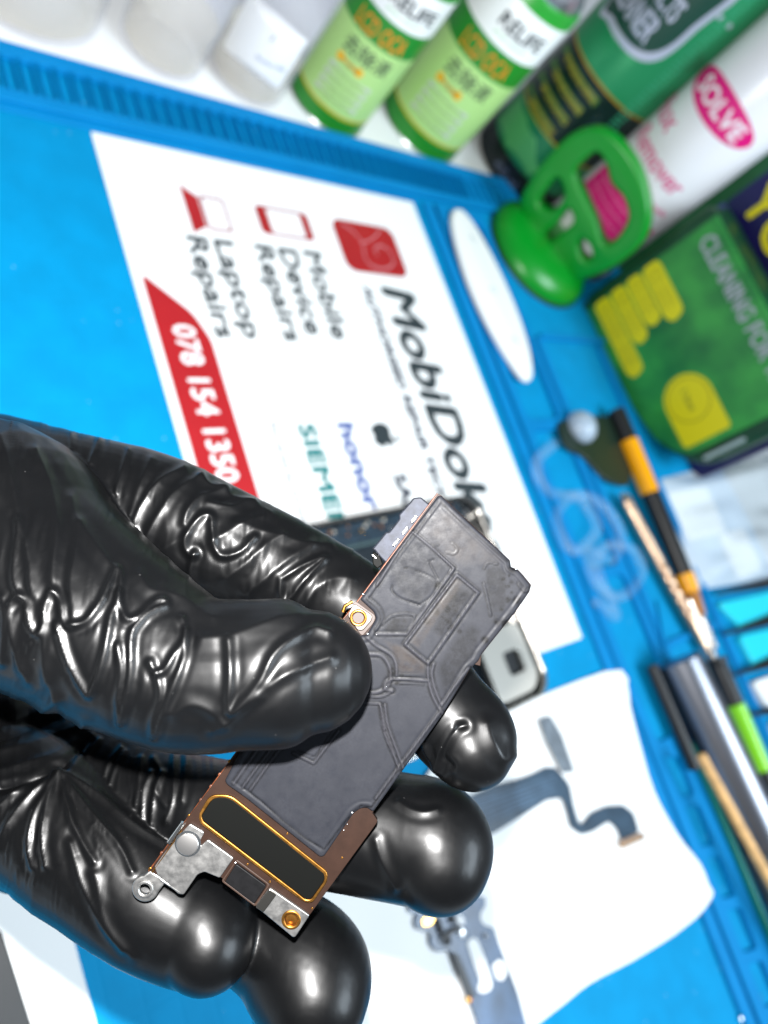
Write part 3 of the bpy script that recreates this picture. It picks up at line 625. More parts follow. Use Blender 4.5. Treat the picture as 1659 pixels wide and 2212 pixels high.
for k in range(9):
    A = at(*crB(1022 + k * 11, 585 - k * 4.3), 4.3); slab('contact_pin', [rect(A[0] - .3, A[1] - .25, A[0] + .9, A[1] + .25)], 4.22, 4.5, GOLD, fx, .05)
fs_ = thing('flex_strip', 'separate short grey flex strip standing askew above the ribbon cable on the wipe', 'cable', (0, 0, 0))
slab('strip', [roundpoly(fpoly([(664, 35), (716, 18), (765, 100), (822, 262), (770, 268), (698, 130)], 3, crB), 1.5)], 2.9, 3.4, mat('grey_flex', (0.14, 0.17, 0.2), .4, noise=.3, nscale=200), fs_, .1)
def crC(x, y): return ((1100 + x / 3.318) / 1.302, (2450 + y / 3.318) / 1.302)
dk = thing('charging_port_flex', 'dark blue charging port flex assembly with white labels, under the fingertips on the wipe', 'flex assembly', (0, 0, 0))
slab('board', [roundpoly(fpoly([(150, 250), (880, 240), (880, 330), (840, 380), (830, 440), (860, 500), (960, 530), (1000, 660), (1080, 870), (1180, 1130), (1260, 1430), (1400, 1900), (960, 1900), (780, 1350), (680, 1100), (600, 860), (540, 740), (430, 760), (360, 680), (370, 580), (300, 560), (230, 540), (215, 460), (250, 400), (170, 390)], 3, crC), 1.5)], 2.3, 3.2, mat('blue_black_flex', (0.045, 0.09, 0.17), .28, noise=.5, nscale=70), dk, .15)
slab('black_edge', [roundpoly(fpoly([(560, 760), (620, 770), (790, 1180), (700, 1150), (600, 880)], 3.4, crC), 1)], 3.25, 3.9, DARKPL, dk, .15)
slab('white_label', [roundpoly(fpoly([(705, 660), (770, 615), (810, 650), (880, 830), (945, 1050), (930, 1110), (860, 1145), (800, 1120), (830, 1010), (760, 850)], 3.4, crC), 1.4)], 3.25, 3.6, PAPER, dk, .05)
slab('white_label', [roundpoly(fpoly([(940, 880), (1010, 820), (1050, 850), (1080, 950), (1040, 1025), (980, 1010)], 3.4, crC), 1)], 3.25, 3.6, PAPER, dk, .05)
slab('white_label', [roundpoly(fpoly([(605, 430), (640, 400), (680, 440), (690, 500), (620, 500)], 3.4, crC), 1)], 3.25, 3.6, PAPER, dk, .05)
slab('gold_pad', [roundpoly(fpoly([(285, 450), (370, 405), (400, 450), (370, 500), (295, 515)], 3.4, crC), .6)], 3.25, 3.9, GOLD, dk, .1)
for x, y, rr, m in ((660, 570, 2.0, SILVER), (450, 545, 1.5, DARKPL), (520, 650, 1.7, DARKPL), (560, 450, 1.6, DARKPL), (720, 1200, 1.4, GOLD), (875, 605, 1.0, SILVER), (430, 480, 1.6, DARKPL)):
    A = at(*crC(x, y), 3.4); lathe('screw_boss', [(rr, 0), (rr, .9), (rr * .6, 1.2), (rr * .5, .6)], m, dk, loc=(A[0], A[1], 3.25), seg=18)
slab('camera_module', [rect(*(lambda a, b: (min(a[0], b[0]), min(a[1], b[1]), max(a[0], b[0]), max(a[1], b[1])))(at(*crC(420, 640)), at(*crC(560, 500))), 1)], 3.25, 5, DARKPL, dk, .3)

# bottom-left: white sheet and clear ruler strip on the mat, tiny screws
Q = [at(x, y, 1) for x, y in [(-60, 1780), (0, 1860), (140, 1955), (210, 2212), (250, 2400), (60, 2400), (60, 2212), (-5, 2010), (-60, 1900)]]
tag(slab('paper_card', [[(q[0], q[1]) for q in Q]], .1, .5, PAPER, None, .05), 'white card lying on the mat below the wrist, bottom left', 'card')
Q = [at(x, y, 1) for x, y in [(-120, 1900), (0, 2015), (62, 2212), (90, 2330), (-150, 2330)]]
tag(slab('dark_case', [[(q[0], q[1]) for q in Q]], .6, 5, BLK, None, .5), 'black phone case corner at the bottom left edge of the picture', 'case')
for x, y in ((1453, 1695), (1532, 1890), (1640, 2155), (1645, 2170), (1600, 2200)):
    A = at(x, y, 1.0); t = thing('tiny_screw', 'tiny silver screw lying in a pocket of the blue screw tray', 'screw', (A[0], A[1], .05), 'tiny screws in the screw tray')
    lathe('head', [(1.3, 1.2), (1.3, 1.7), (.8, 2.0)], SILVER, t, seg=14); lathe('thread', [(.5, 0), (.6, 1.15)], SILVER, t, seg=10)
# ------------------------------------------------------------------ the circuit board, held 118 mm from the lens
BD = 118.0
HR = CAMROT.to_4x4()
def L3(dx, dy, D): return ((dx - CX) * D / K, -(dy - CY) * D / K, BD - D)
def b2(dx, dy): return ((dx - CX) * BD / K, -(dy - CY) * BD / K)
def k3(x, y): return b2(652.8 + x / 3.086, 1036.9 + y / 3.086)
def k4(x, y): return b2(268.8 + x / 2.700, 1536.1 + y / 2.700)
def k6(x, y): return b2(691.2 + x / 3.323, 1344 + y / 3.323)
HO = CP + FW * BD
board = thing('circuit_board', 'grey film covered phone circuit board held between gloved thumb and fingers', 'circuit board', tuple(HO), rot=CAMROT)
def noise_mask(nt, scale, lo, hi, detail=6, rough=.6, seed=0):
    tc = nt.nodes.new('ShaderNodeTexCoord'); n = nt.nodes.new('ShaderNodeTexNoise'); n.inputs['Scale'].default_value = scale; n.inputs['Detail'].default_value = detail; n.inputs['Roughness'].default_value = rough
    mp = nt.nodes.new('ShaderNodeMapping'); mp.inputs['Location'].default_value = (seed, seed * .7, 0)
    nt.links.new(tc.outputs['Object'], mp.inputs[0]); nt.links.new(mp.outputs[0], n.inputs['Vector'])
    r = nt.nodes.new('ShaderNodeMapRange'); r.inputs[1].default_value = lo; r.inputs[2].default_value = hi
    nt.links.new(n.outputs[0], r.inputs[0]); return r.outputs[0]
def mixc(nt, fac, a, b):
    m = nt.nodes.new('ShaderNodeMix'); m.data_type = 'RGBA'
    for s, v in ((m.inputs[6], a), (m.inputs[7], b)):
        if isinstance(v, tuple): s.default_value = (*v, 1)
        else: nt.links.new(v, s)
    if isinstance(fac, float): m.inputs[0].default_value = fac
    else: nt.links.new(fac, m.inputs[0])
    return m.outputs[2]
FILM = mat('graphite_film', (0.02, 0.02, 0.024), 0.6, spec=.13)
nt = FILM.node_tree; B_ = nt.nodes['Principled BSDF']
va = nt.nodes.new('ShaderNodeVertexColor'); va.layer_name = 'wear'
sepc = nt.nodes.new('ShaderNodeSeparateColor'); nt.links.new(va.outputs[0], sepc.inputs[0])
base = mixc(nt, noise_mask(nt, 220, .35, .7), (0.0125, 0.0134, 0.0166), (0.0074, 0.0083, 0.0110))
base = mixc(nt, noise_mask(nt, 2600, .3, .75, 2), base, (0.0095, 0.0100, 0.0128))
def mul(nt, a, b):
    m = nt.nodes.new('ShaderNodeMath'); m.operation = 'MULTIPLY'; m.use_clamp = True
    for s, v in ((m.inputs[0], a), (m.inputs[1], b)):
        if isinstance(v, (int, float)): s.default_value = v
        else: nt.links.new(v, s)
    return m.outputs[0]
base = mixc(nt, mul(nt, sepc.outputs[0], noise_mask(nt, 900, .22, .55, 6, .75, 3.0)), base, (0.0010, 0.0010, 0.0012))      # dark wear
base = mixc(nt, mul(nt, sepc.outputs[1], noise_mask(nt, 500, .25, .7, 5, .6, 5.0)), base, (0.018, 0.0145, 0.0125))    # brownish residue
base = mixc(nt, mul(nt, sepc.outputs[2], 1.0), base, (0.030, 0.029, 0.034))   # rubbed edges
nt.links.new(base, B_.inputs['Base Color'])
rr_ = nt.nodes.new('ShaderNodeMapRange'); rr_.inputs[3].default_value = .42; rr_.inputs[4].default_value = .66
nt.links.new(noise_mask(nt, 700, .3, .7, 5), rr_.inputs[0])
rs2 = nt.nodes.new('ShaderNodeMath'); rs2.operation = 'MULTIPLY_ADD'; rs2.inputs[1].default_value = -.16; nt.links.new(sepc.outputs[1], rs2.inputs[0]); nt.links.new(rr_.outputs[0], rs2.inputs[2])
nt.links.new(rs2.outputs[0], B_.inputs['Roughness'])
bp = nt.nodes.new('ShaderNodeBump'); bp.inputs['Strength'].default_value = .35; bp.inputs['Distance'].default_value = .000012
nt.links.new(noise_mask(nt, 3500, .2, .8, 3), bp.inputs['Height']); nt.links.new(bp.outputs[0], B_.inputs['Normal'])

PCB = mat('brown_substrate', (0.014, 0.0068, 0.0045), 0.5, spec=.15, noise=.15, nscale=500, bump=.08, bscale=2500, bdist=.00005)
PCBE = mat('orange_substrate_edge', (0.075, 0.018, 0.003), 0.5, noise=.5, nscale=900)
NICK = mat('nickel_plate', (0.36, 0.355, 0.345), 0.42, 1.0, bump=.12, bscale=2500, bdist=.00004, rnoise=.06, nscale=900)
NICKB = mat('blued_steel', (0.012, 0.014, 0.021), 0.6, 0.5, bump=.2, bscale=1500, bdist=.00005, noise=.35, nscale=900)
BGOLD = mat('board_gold', (0.30, 0.14, 0.03), 0.38, 1.0, rnoise=.06, nscale=900)
RGOLD = mat('copper_gold_trace', (0.02, 0.010, 0.006), 0.5)
BBLK = mat('matte_black_pad', (0.0014, 0.0016, 0.0014), 0.6, spec=.08, bump=.05, bscale=2500, bdist=.00005)
CHIP = mat('chip_black', (0.003, 0.003, 0.0034), 0.5, spec=.15, noise=.3, nscale=900, bump=.15, bscale=1800, bdist=.00005)

pcb = [k4(140, 940), k4(370, 620), k4(650, 250)] + [k3(380, 800), k3(905, 90), k3(925, 100), k3(1385, 535), k3(1392, 580), k3(1440, 598), k3(1475, 635), k3(1527, 700), k3(1515, 745), k3(1420, 885), k3(1330, 995), k3(1195, 1165), k3(1188, 1240), k3(1140, 1228), k3(1118, 1262)] + [k6(890, 650), k6(375, 1370), k6(412, 1425)] + [k4(1470, 655), k4(1080, 1190), k4(1000, 1305), k4(980, 1305), k4(770, 1140), k4(560, 968), k4(460, 925), k4(420, 950), k4(350, 1060), k4(310, 1050), k4(240, 990)]
slab('substrate', [pcb], -1.15, 0, PCB, board, .08)
edge = [pcb[0], pcb[2], pcb[3], pcb[4]]
tube('copper_edge', [(edge[0][0] - .03, edge[0][1] + .02, -.35), (edge[1][0] - .03, edge[1][1] + .02, -.35), (edge[2][0] - .03, edge[2][1], -.35), (edge[3][0] - .03, edge[3][1], -.35)], .16, PCBE, board, 8)
# grounding nibs along the left edge
for k in range(9):
    t_ = .02 + k * .115 + random.uniform(-.02, .02); x = edge[0][0] + (edge[1][0] - edge[0][0]) * t_; y = edge[0][1] + (edge[1][1] - edge[0][1]) * t_
    slab('solder_nib', [circle(x - .08, y + .05, .28, 10)], -.5, -.1, random.choice([PCBE, BGOLD, NICK]), board, .1)

film = [k4(585, 405), k4(660, 262), k4(760, 120), k3(300, 1150), k3(370, 1040), k3(430, 1030), k3(492, 925), k3(478, 880), k3(385, 795), k3(560, 560), k3(905, 105), k3(925, 104), k3(1383, 537), k3(1390, 582), k3(1438, 600), k3(1473, 640), k3(1523, 703), k3(1512, 742), k3(1418, 882), k3(1328, 992), k3(1192, 1163), k3(1175, 1205), k3(1115, 1262), k6(885, 655), k6(380, 1362), k6(340, 1330), k6(290, 1335), k6(240, 1370), k4(1165, 845), k4(1140, 850), k4(700, 500), k4(600, 430)]
film = roundpoly(film, .35, 3)
# dense triangulation, then embossing
pts = []; n = len(film)
for i in range(n):
    a = Vector(film[i]); b = Vector(film[(i + 1) % n]); m_ = max(1, int((b - a).length / .25))
    for k in range(m_): pts.append(a + (b - a) * k / m_)
nb_ = len(pts); st = .21
xs = [p.x for p in pts]; ys = [p.y for p in pts]
X, Y = np.meshgrid(np.arange(min(xs), max(xs), st), np.arange(min(ys), max(ys), st)); X[::2] += st / 2
gx, gy = X.ravel(), Y.ravel()
def inside(px, py, poly):
    c = np.zeros(px.shape, bool); m = len(poly)
    for i in range(m):
        x1, y1 = poly[i][:2]; x2, y2 = poly[(i + 1) % m][:2]
        if y1 == y2: continue
        c ^= ((y1 > py) != (y2 > py)) & (px < (x2 - x1) * (py - y1) / (y2 - y1) + x1)
    return c
def pdist(px, py, line):
    d = np.full(px.shape, 1e9)
    for (x1, y1), (x2, y2) in zip(line[:-1], line[1:]):
        dx, dy = x2 - x1, y2 - y1; l2 = dx * dx + dy * dy + 1e-12
        t = np.clip(((px - x1) * dx + (py - y1) * dy) / l2, 0, 1); d = np.minimum(d, np.hypot(px - x1 - t * dx, py - y1 - t * dy))
    return d
bl_ = [(p.x, p.y) for p in pts]
keep = inside(gx, gy, bl_) & (pdist(gx, gy, bl_ + [bl_[0]]) > .12)
allp = pts + [Vector((a, b)) for a, b in zip(gx[keep], gy[keep])]
r = delaunay_2d_cdt(allp, [(i, (i + 1) % nb_) for i in range(nb_)], [], 1, 1e-6)
vx = np.array([v.x for v in r[0]]); vy = np.array([v.y for v in r[0]])
db = pdist(vx, vy, bl_ + [bl_[0]])
h = .34 * np.clip(db / .25, 0, 1) ** .6 + .05
h += .06 * np.exp(-((db - .75) / .18) ** 2) - .05 * np.exp(-((db - 1.15) / .2) ** 2)
def ln(f, *p): return [f(*q) for q in p]
def sm(line, k=5): return [tuple(q) for q in smoothpath(line, k)]
ridges = [  # (line, width mm, height mm)
    (ln(k3, (735, 345), (870, 455), (1008, 588), (985, 625), (700, 1025), (495, 1025)), .16, .10),
    (ln(k3, (735, 345), (640, 470), (560, 600), (500, 700)), .16, .10),
    (ln(k3, (905, 490), (1015, 585), (985, 622)), .13, .09), (ln(k3, (905, 430), (870, 440)), .1, .05),
    (ln(k3, (1030, 628), (1172, 748), (838, 1222), (682, 1092), (1030, 628)), .18, .16),
    (sm(ln(k3, (430, 1045), (500, 1105), (590, 1160), (625, 1220), (628, 1300))), .16, .10),
    (sm(ln(k3, (425, 1158), (520, 1165), (570, 1215), (590, 1290), (570, 1370), (500, 1412), (410, 1415))), .2, .10),
    (ln(k3, (600, 1322), (700, 1325), (838, 1335)), .14, .12), (ln(k3, (640, 1293), (820, 1302)), .1, .06), (ln(k3, (650, 1350), (810, 1357)), .1, .05),
    (sm(ln(k3, (838, 1215), (838, 1300), (850, 1370), (880, 1460), (940, 1560))), .16, .12),
    (sm(ln(k3, (875, 1225), (862, 1290), (880, 1380), (915, 1470), (925, 1500))), .16, .10),
    (sm(ln(k3, (600, 1325), (560, 1345), (552, 1390), (600, 1400))), .2, .12),
    (sm(ln(k3, (405, 1430), (520, 1440), (600, 1405))), .14, .10), (ln(k3, (370, 1478), (520, 1488), (540, 1560), (550, 1660)), .13, .10),
    (sm(ln(k6, (465, 590), (485, 730), (545, 900), (600, 1045))), .15, .12), (sm(ln(k6, (438, 600), (462, 720), (520, 900), (565, 1055))), .13, .10),
    (sm(ln(k4, (1490, -40), (1515, 110), (1560, 230), (1605, 330))), .14, .1),
    (ln(k4, (700, 445), (800, 520), (930, 640), (1060, 740), (1165, 800), (1330, 585)), .14, -.10), (ln(k4, (1330, 585), (1380, 545), (1440, 555), (1570, 370), (1640, 270)), .14, -.10),
    (ln(k4, (735, 455), (860, 280), (960, 150), (1000, 90)), .13, .12), (ln(k4, (690, 440), (800, 290), (900, 160)), .13, .12), (ln(k4, (640, 415), (720, 300), (800, 190)), .16, .10),
    (ln(k4, (985, 240), (1105, 300), (1250, 110)), .13, .12), (ln(k4, (1010, 225), (1110, 262), (1210, 110)), .1, -.08),
    (ln(k3, (925, 150), (1040, 265), (1200, 400), (1370, 545)), .12, -.09), (ln(k3, (905, 150), (740, 370), (600, 560), (480, 740), (440, 800)), .12, -.08), (ln(k3, (1000, 175), (1385, 505)), .1, .08),
    (sm(ln(k3, (440, 790), (510, 850), (535, 930), (490, 1000))), .14, .09),
    (sm(ln(k3, (600, 700), (600, 740), (660, 790), (780, 832))), .13, -.16), (sm(ln(k3, (780, 832), (860, 770), (900, 690), (850, 640), (720, 590), (680, 585))), .1, -.09),
    (ln(k3, (845, 540), (875, 530), (850, 555), (905, 660)), .1, -.12), (sm(ln(k3, (530, 960), (600, 905), (700, 890), (750, 915), (700, 1010))), .12, .06),
    (sm(ln(k3, (1210, 590), (1240, 550), (1300, 560))), .1, .04), (sm(ln(k3, (1210, 690), (1235, 800), (1255, 900))), .12, .06), (sm(ln(k3, (960, 480), (1010, 492), (1035, 460), (1000, 420))), .12, .05),
    (ln(k3, (1110, 1250), (1000, 1390), (925, 1500)), .14, .12), (ln(k6, (860, 640), (620, 960), (400, 1260)), .13, .12),
    (sm(ln(k3, (1290, 910), (1340, 930), (1390, 900))), .1, .05), (sm(ln(k3, (1440, 690), (1480, 740), (1515, 720))), .12, .08),
]
wear = np.zeros((len(vx), 4)); wear[:, 3] = 1
for line, wd, hh in ridges:
    d = pdist(vx, vy, line); g_ = np.exp(-(d / wd) ** 2); h += hh * g_ * .8
    if hh > 0: wear[:, 2] = np.maximum(wear[:, 2], .36 * np.exp(-(d / (wd * .8)) ** 2) * (hh > .09))
    h -= .35 * abs(hh) * np.exp(-((d - wd * 2) / wd) ** 2) * (hh > 0)
    wear[:, 0] = np.maximum(wear[:, 0], .8 * np.exp(-((d - wd * 2.0) / (wd * 1.1)) ** 2) * (hh > 0) + .95 * g_ * (hh < 0))
plate = inside(vx, vy, ln(k3, (1030, 628), (1172, 748), (838, 1222), (682, 1092))); h += .10 * plate
def softin(poly, s=.5):
    ins = inside(vx, vy, poly); d = pdist(vx, vy, poly + [poly[0]]); return np.where(ins, np.clip(d / s, 0, 1), 0)
wear[:, 0] = np.maximum(wear[:, 0], .75 * softin(ln(k3, (1000, 640), (1172, 748), (940, 1080), (840, 1000)), 1.2))
wear[:, 0] = np.maximum(wear[:, 0], .45 * softin(ln(k3, (560, 600), (735, 350), (1000, 590), (760, 900), (600, 720)), 1.0))
wear[:, 0] = np.maximum(wear[:, 0], .8 * softin(ln(k3, (520, 1000), (600, 905), (750, 905), (690, 1020), (560, 1030)), .6))
wear[:, 0] = np.maximum(wear[:, 0], .6 * softin(ln(k3, (1215, 590), (1300, 550), (1370, 620), (1360, 860), (1260, 900), (1210, 700)), .5))
wear[:, 0] = np.maximum(wear[:, 0], .6 * softin(ln(k3, (880, 1250), (1000, 1050), (1130, 930), (1200, 1000), (1180, 1150), (940, 1480)), 1.0))
wear[:, 1] = np.maximum(.9 * softin(ln(k3, (520, 1050), (690, 1100), (830, 1225), (820, 1290), (640, 1290), (600, 1160)), .6), .5 * softin(ln(k3, (740, 340), (920, 120), (1380, 550), (1300, 560), (1020, 600)), 1.5))
wear[:, 1] = np.maximum(wear[:, 1], .7 * softin(ln(k3, (700, 1080), (830, 900), (1020, 640), (1080, 680), (900, 940), (780, 1130)), .5))
rs = np.random.RandomState(8)
for (cx_, cy_, n_, sx) in ((970, 860, 26, 75), (1380, 660, 12, 60), (1330, 980, 6, 80), (620, 1270, 6, 60)):
    for k in range(n_):
        q = k3(cx_ + rs.randn() * sx * .6, cy_ + rs.randn() * sx * .9); rr2 = abs(rs.randn()) * .22 + .16
        wear[:, 0] = np.maximum(wear[:, 0], 1.6 * np.exp(-((vx - q[0]) ** 2 + (vy - q[1]) ** 2) / rr2 ** 2))
wear = np.clip(wear, 0, 1)
nv = len(vx)
V_ = [(a * S, b * S, c * S) for a, b, c in zip(vx, vy, h)]
F_ = [tuple(f) for f in r[2]]
# skirt down to the substrate
ec = {}
for f in F_:
    for i in range(3):
        e_ = (f[i], f[(i + 1) % 3]); ec[e_] = 1
V2 = []; mp_ = {}
for (a, b) in list(ec):
    if (b, a) not in ec:
        for q in (a, b):
            if q not in mp_: mp_[q] = nv + len(V2); V2.append((V_[q][0], V_[q][1], -.02 * S))
        F_.append((b, a, mp_[a], mp_[b]))
me = bpy.data.meshes.new('shield_film'); me.from_pydata(V_ + V2, [], F_); me.update()
ca = me.color_attributes.new('wear', 'FLOAT_COLOR', 'POINT')
cdv = np.zeros((nv + len(V2), 4), np.float32); cdv[:nv] = wear; cdv[:, 3] = 1; ca.data.foreach_set('color', cdv.ravel())
link('shield_film', me, FILM, board, True)
# bright specks of exposed solder
for (x, y, f, s_) in ((682, 1092, k3, .3), (405, 760, k3, .3), (497, 1027, k3, .22), (560, 1375, k3, .3), (1145, 720, k3, .14), (435, 1022, k3, .28), (450, 912, k3, .25), (470, 820, k3, .16), (1328, 588, k4, .28), (955, 668, k4, .18), (1300, 655, k4, .12), (1280, 690, k4, .12), (615, 975, k6, .2), (1635, 270, k4, .2), (1420, 592, k3, .22), (485, 755, k4, .2), (650, 880, k4, .2)):
    q = f(x, y); lathe('solder_speck', [(s_ * .6, 0), (s_ * .5, s_ * .3), (s_ * .2, s_ * .5)], SILVER, board, loc=(q[0], q[1], .3 if f is k3 else .3), seg=10)

# black slot with its gold frame
slot = roundpoly(ln(k4, (500, 482), (620, 482), (700, 545), (1185, 930), (1185, 985), (1100, 1108), (1060, 1110), (1000, 1070), (445, 650), (435, 600)), 1.2, 5)
slot_in = roundpoly(ln(k4, (520, 500), (612, 500), (690, 560), (1168, 945), (1166, 985), (1090, 1090), (1058, 1092), (1000, 1045), (462, 636), (452, 605)), 1.0, 5)
slab('gold_frame', [slot, slot_in], .02, .5, BGOLD, board, .14)
slab('black_slot', [slot_in], .02, .3, BBLK, board, .1)
chip = roundpoly(ln(k4, (655, 882), (830, 1010), (760, 1115), (590, 985)), .35); slab('small_chip', [chip], .02, .55, CHIP, board, .12)
co = [k4(655, 862), k4(850, 1008), k4(765, 1138), k4(566, 988)]
slab('chip_frame', [roundpoly(co, .4), roundpoly([k4(655, 874), k4(838, 1010), k4(762, 1124), k4(580, 986)], .35)], .02, .22, RGOLD, board, .05)
# left bracket, its button and lug
brk = roundpoly(ln(k4, (385, 650), (470, 700), (440, 760), (450, 780), (490, 742), (640, 850), (560, 965), (470, 928), (430, 945), (350, 1062), (320, 1058), (200, 950), (180, 900), (230, 830)), .3)
brk_o = slab('metal_bracket', [brk], .02, .5, NICK, board, .12)
q = k4(375, 765); slab('round_contact', [circle(q[0], q[1], 1.72, 36)], .52, .95, mat('contact_disc', (.4, .39, .38), .4, 1.0), brk_o, .25, smooth=True)
slab('contact_recess', [circle(q[0], q[1], 2.0, 36)], .503, .55, DARKPL, brk_o, .02)
lug = k4(120, 1036)
ring = roundpoly([k4(140, 930), k4(215, 985), k4(200, 1060)], .5)
arc = [(lug[0] + 2.05 * math.cos(t), lug[1] + 2.05 * math.sin(t)) for t in [math.radians(x) for x in range(95, 335, 10)]]
slab('mounting_lug', [arc + [k4(205, 1045), k4(245, 990), k4(150, 930)], circle(lug[0], lug[1], .85, 24)], -.7, .1, NICK, board, .3, smooth=True, res=4)
slab('lug_rim', [circle(lug[0], lug[1], 1.35, 28), circle(lug[0], lug[1], .86, 28)], .1, .35, NICK, board, .12, smooth=True)
q1 = k4(250, 990); tube('bracket_fold', [(*k4(215, 975), .3), (*k4(330, 1050), .3)], .22, NICK, board, 10)
tube('bright_edge_strip', [(*k4(345, 650), .1), (*k4(262, 765), .1)], .42, mat('bright_tin', (.6, .6, .58), .2, 1.0), board, 10)
tube('bright_edge_strip', [(*k4(340, 690), .45), (*k4(240, 830), .45), (*k4(165, 935), .4)], .1, BGOLD, board, 8)
# right bracket with brass eyelet
br2 = roundpoly(ln(k4, (850, 1020), (1082, 1180), (1000, 1305), (985, 1308), (768, 1128)), .4); e0 = k4(975, 1205)
br2_o = slab('metal_bracket', [br2, circle(e0[0], e0[1], 1.1, 28)], .02, .6, NICK, board, .15)
slab('bracket_fold', [roundpoly(ln(k4, (850, 1022), (895, 1052), (815, 1160), (768, 1128)), .3)], .62, .85, mat('nickel_light', (.2, .19, .17), .3, 1.0), br2_o, .12)
slab('brass_eyelet', [circle(e0[0], e0[1], 1.5, 30), circle(e0[0], e0[1], .95, 30)], .2, .78, BGOLD, br2_o, .2, smooth=True)
slab('eyelet_floor', [circle(e0[0] + .1, e0[1] - .2, 1.05, 24)], -.3, .1, BGOLD, board, .1)
# upper mounting eyelet
br3 = roundpoly(ln(k3, (350, 802), (492, 905), (478, 950), (405, 1035), (390, 1030), (300, 905)), .6); e1 = k3(375, 915)
slab('corner_pad', [br3], .02, .2, RGOLD, board, .06)
br4 = roundpoly(ln(k3, (345, 818), (470, 900), (462, 935), (405, 1000), (372, 1000), (300, 900)), .6)
slab('metal_bracket', [br4, circle(e1[0], e1[1], 1.15, 28)], .22, .6, mat('dull_pad', (0.10, 0.085, 0.075), .5, 1.0), board, .12)
slab('brass_eyelet', [circle(e1[0], e1[1], 1.35, 30), circle(e1[0], e1[1], .85, 30)], .1, .8, BGOLD, board, .25, smooth=True)
q = k3(305, 840); tube('gold_edge_loop', [(*k3(270, 880), -.3), (*k3(285, 840), -.2), (*k3(335, 812), -.2)], .3, BGOLD, board, 10)
for x, y in ((1270, 855), (718, 893), (848, 995), (950, 715), (1095, 1150)):
    q = k4(x, y); slab('test_point', [circle(q[0], q[1], .17, 12)], .015, .07, BGOLD, board, .02)
# the shielded connector on its far side, seen past the edge
shl = roundpoly(ln(k3, (720, 150), (745, 118), (795, 113), (855, 165), (560, 560), (520, 520), (480, 470), (465, 465), (560, 350), (580, 350), (650, 260), (645, 235)), .25)
slab('connector_shield', [shl], -3.6, -1.3, NICKB, board, .25)
for k, (x, y) in enumerate(((765, 243), (740, 278), (705, 320), (680, 355), (645, 398), (617, 434))):
    q = k3(x - 6, y); lathe('contact_pin', [(.26, 0), (.24, .5), (.1, .62)], SILVER, board, loc=(q[0], q[1], -1.32), seg=10)
    if k % 2 == 0: slab('shield_window', [roundpoly([k3(x - 8, y - 5), k3(x + 8, y + 4), k3(x - 28, y + 42), k3(x - 44, y + 32)], .1)], -1.29, -1.24, DARKPL, board, .01)
slab('shield_tab', [roundpoly(ln(k3, (470, 478), (520, 515), (540, 570), (500, 600), (468, 570), (465, 515)), .2)], -3.4, -2.2, BBLK, board, .2)
tube('bright_edge_strip', [(*k3(466, 503), -2.1), (*k3(492, 526), -2.1)], .14, SILVER, board, 8)

# ------------------------------------------------------------------ the gloved hand
def chain(*p): return [np.array(q, float) for q in p]
# each joint: picture x, picture y, distance from the lens (mm), radius in picture units
CH = {
 'thumb': chain((-260, 1230, 140, 300), (-60, 1175, 126, 285), (90, 1268, 117, 235), (240, 1365, 111, 200), (400, 1450, 108, 172), (530, 1455, 107, 160), (622, 1452, 107, 158), (671, 1450, 107.3, 133)),
 'index': chain((-280, 1130, 160, 200), (-60, 1080, 150, 190), (120, 1090, 141, 165), (330, 1118, 136, 140), (480, 1180, 134, 128), (640, 1245, 134, 112), (760, 1310, 134, 102), (880, 1430, 131, 104), (955, 1530, 129.0, 106), (1006, 1588, 127.6, 107), (1020, 1616, 125.6, 91)),
 'middle': chain((-280, 1560, 172, 190), (-60, 1600, 164, 170), (120, 1640, 153, 140), (300, 1720, 142, 118), (480, 1760, 136, 112), (660, 1785, 133.4, 118), (790, 1796, 132.0, 129), (870, 1808, 130.8, 132), (930, 1822, 129.2, 132), (946, 1858, 126.6, 112)),
 'ring': chain((-280, 1740, 172, 150), (-40, 1780, 166, 120), (160, 1840, 155, 110), (340, 1920, 146, 110), (520, 1990, 138, 116), (610, 2045, 133.5, 124), (662, 2100, 130.8, 138), (676, 2150, 127.4, 120)),
 'little': chain((-280, 1700, 165, 200), (-100, 1720, 152, 190), (60, 1740, 141, 160), (200, 1845, 134, 150), (320, 1940, 130, 138), (400, 1990, 128.4, 126), (434, 2008, 127.2, 119), (446, 2042, 124.6, 99)),
 'palm': chain((-700, 1560, 190, 330), (-420, 1500, 182, 360), (-200, 1450, 172, 330), (-60, 1560, 158, 210), (10, 1600, 150, 110)),
 'wrist': chain((-1500, 1640, 215, 290), (-900, 1580, 200, 300), (-420, 1500, 182, 340)),
}
def jl(q): x, y, z = L3(q[0], q[1], q[2]); return np.array([x, y, z, q[3] * q[2] / K])
samp = {}; balls = []; bm = bmesh.new()
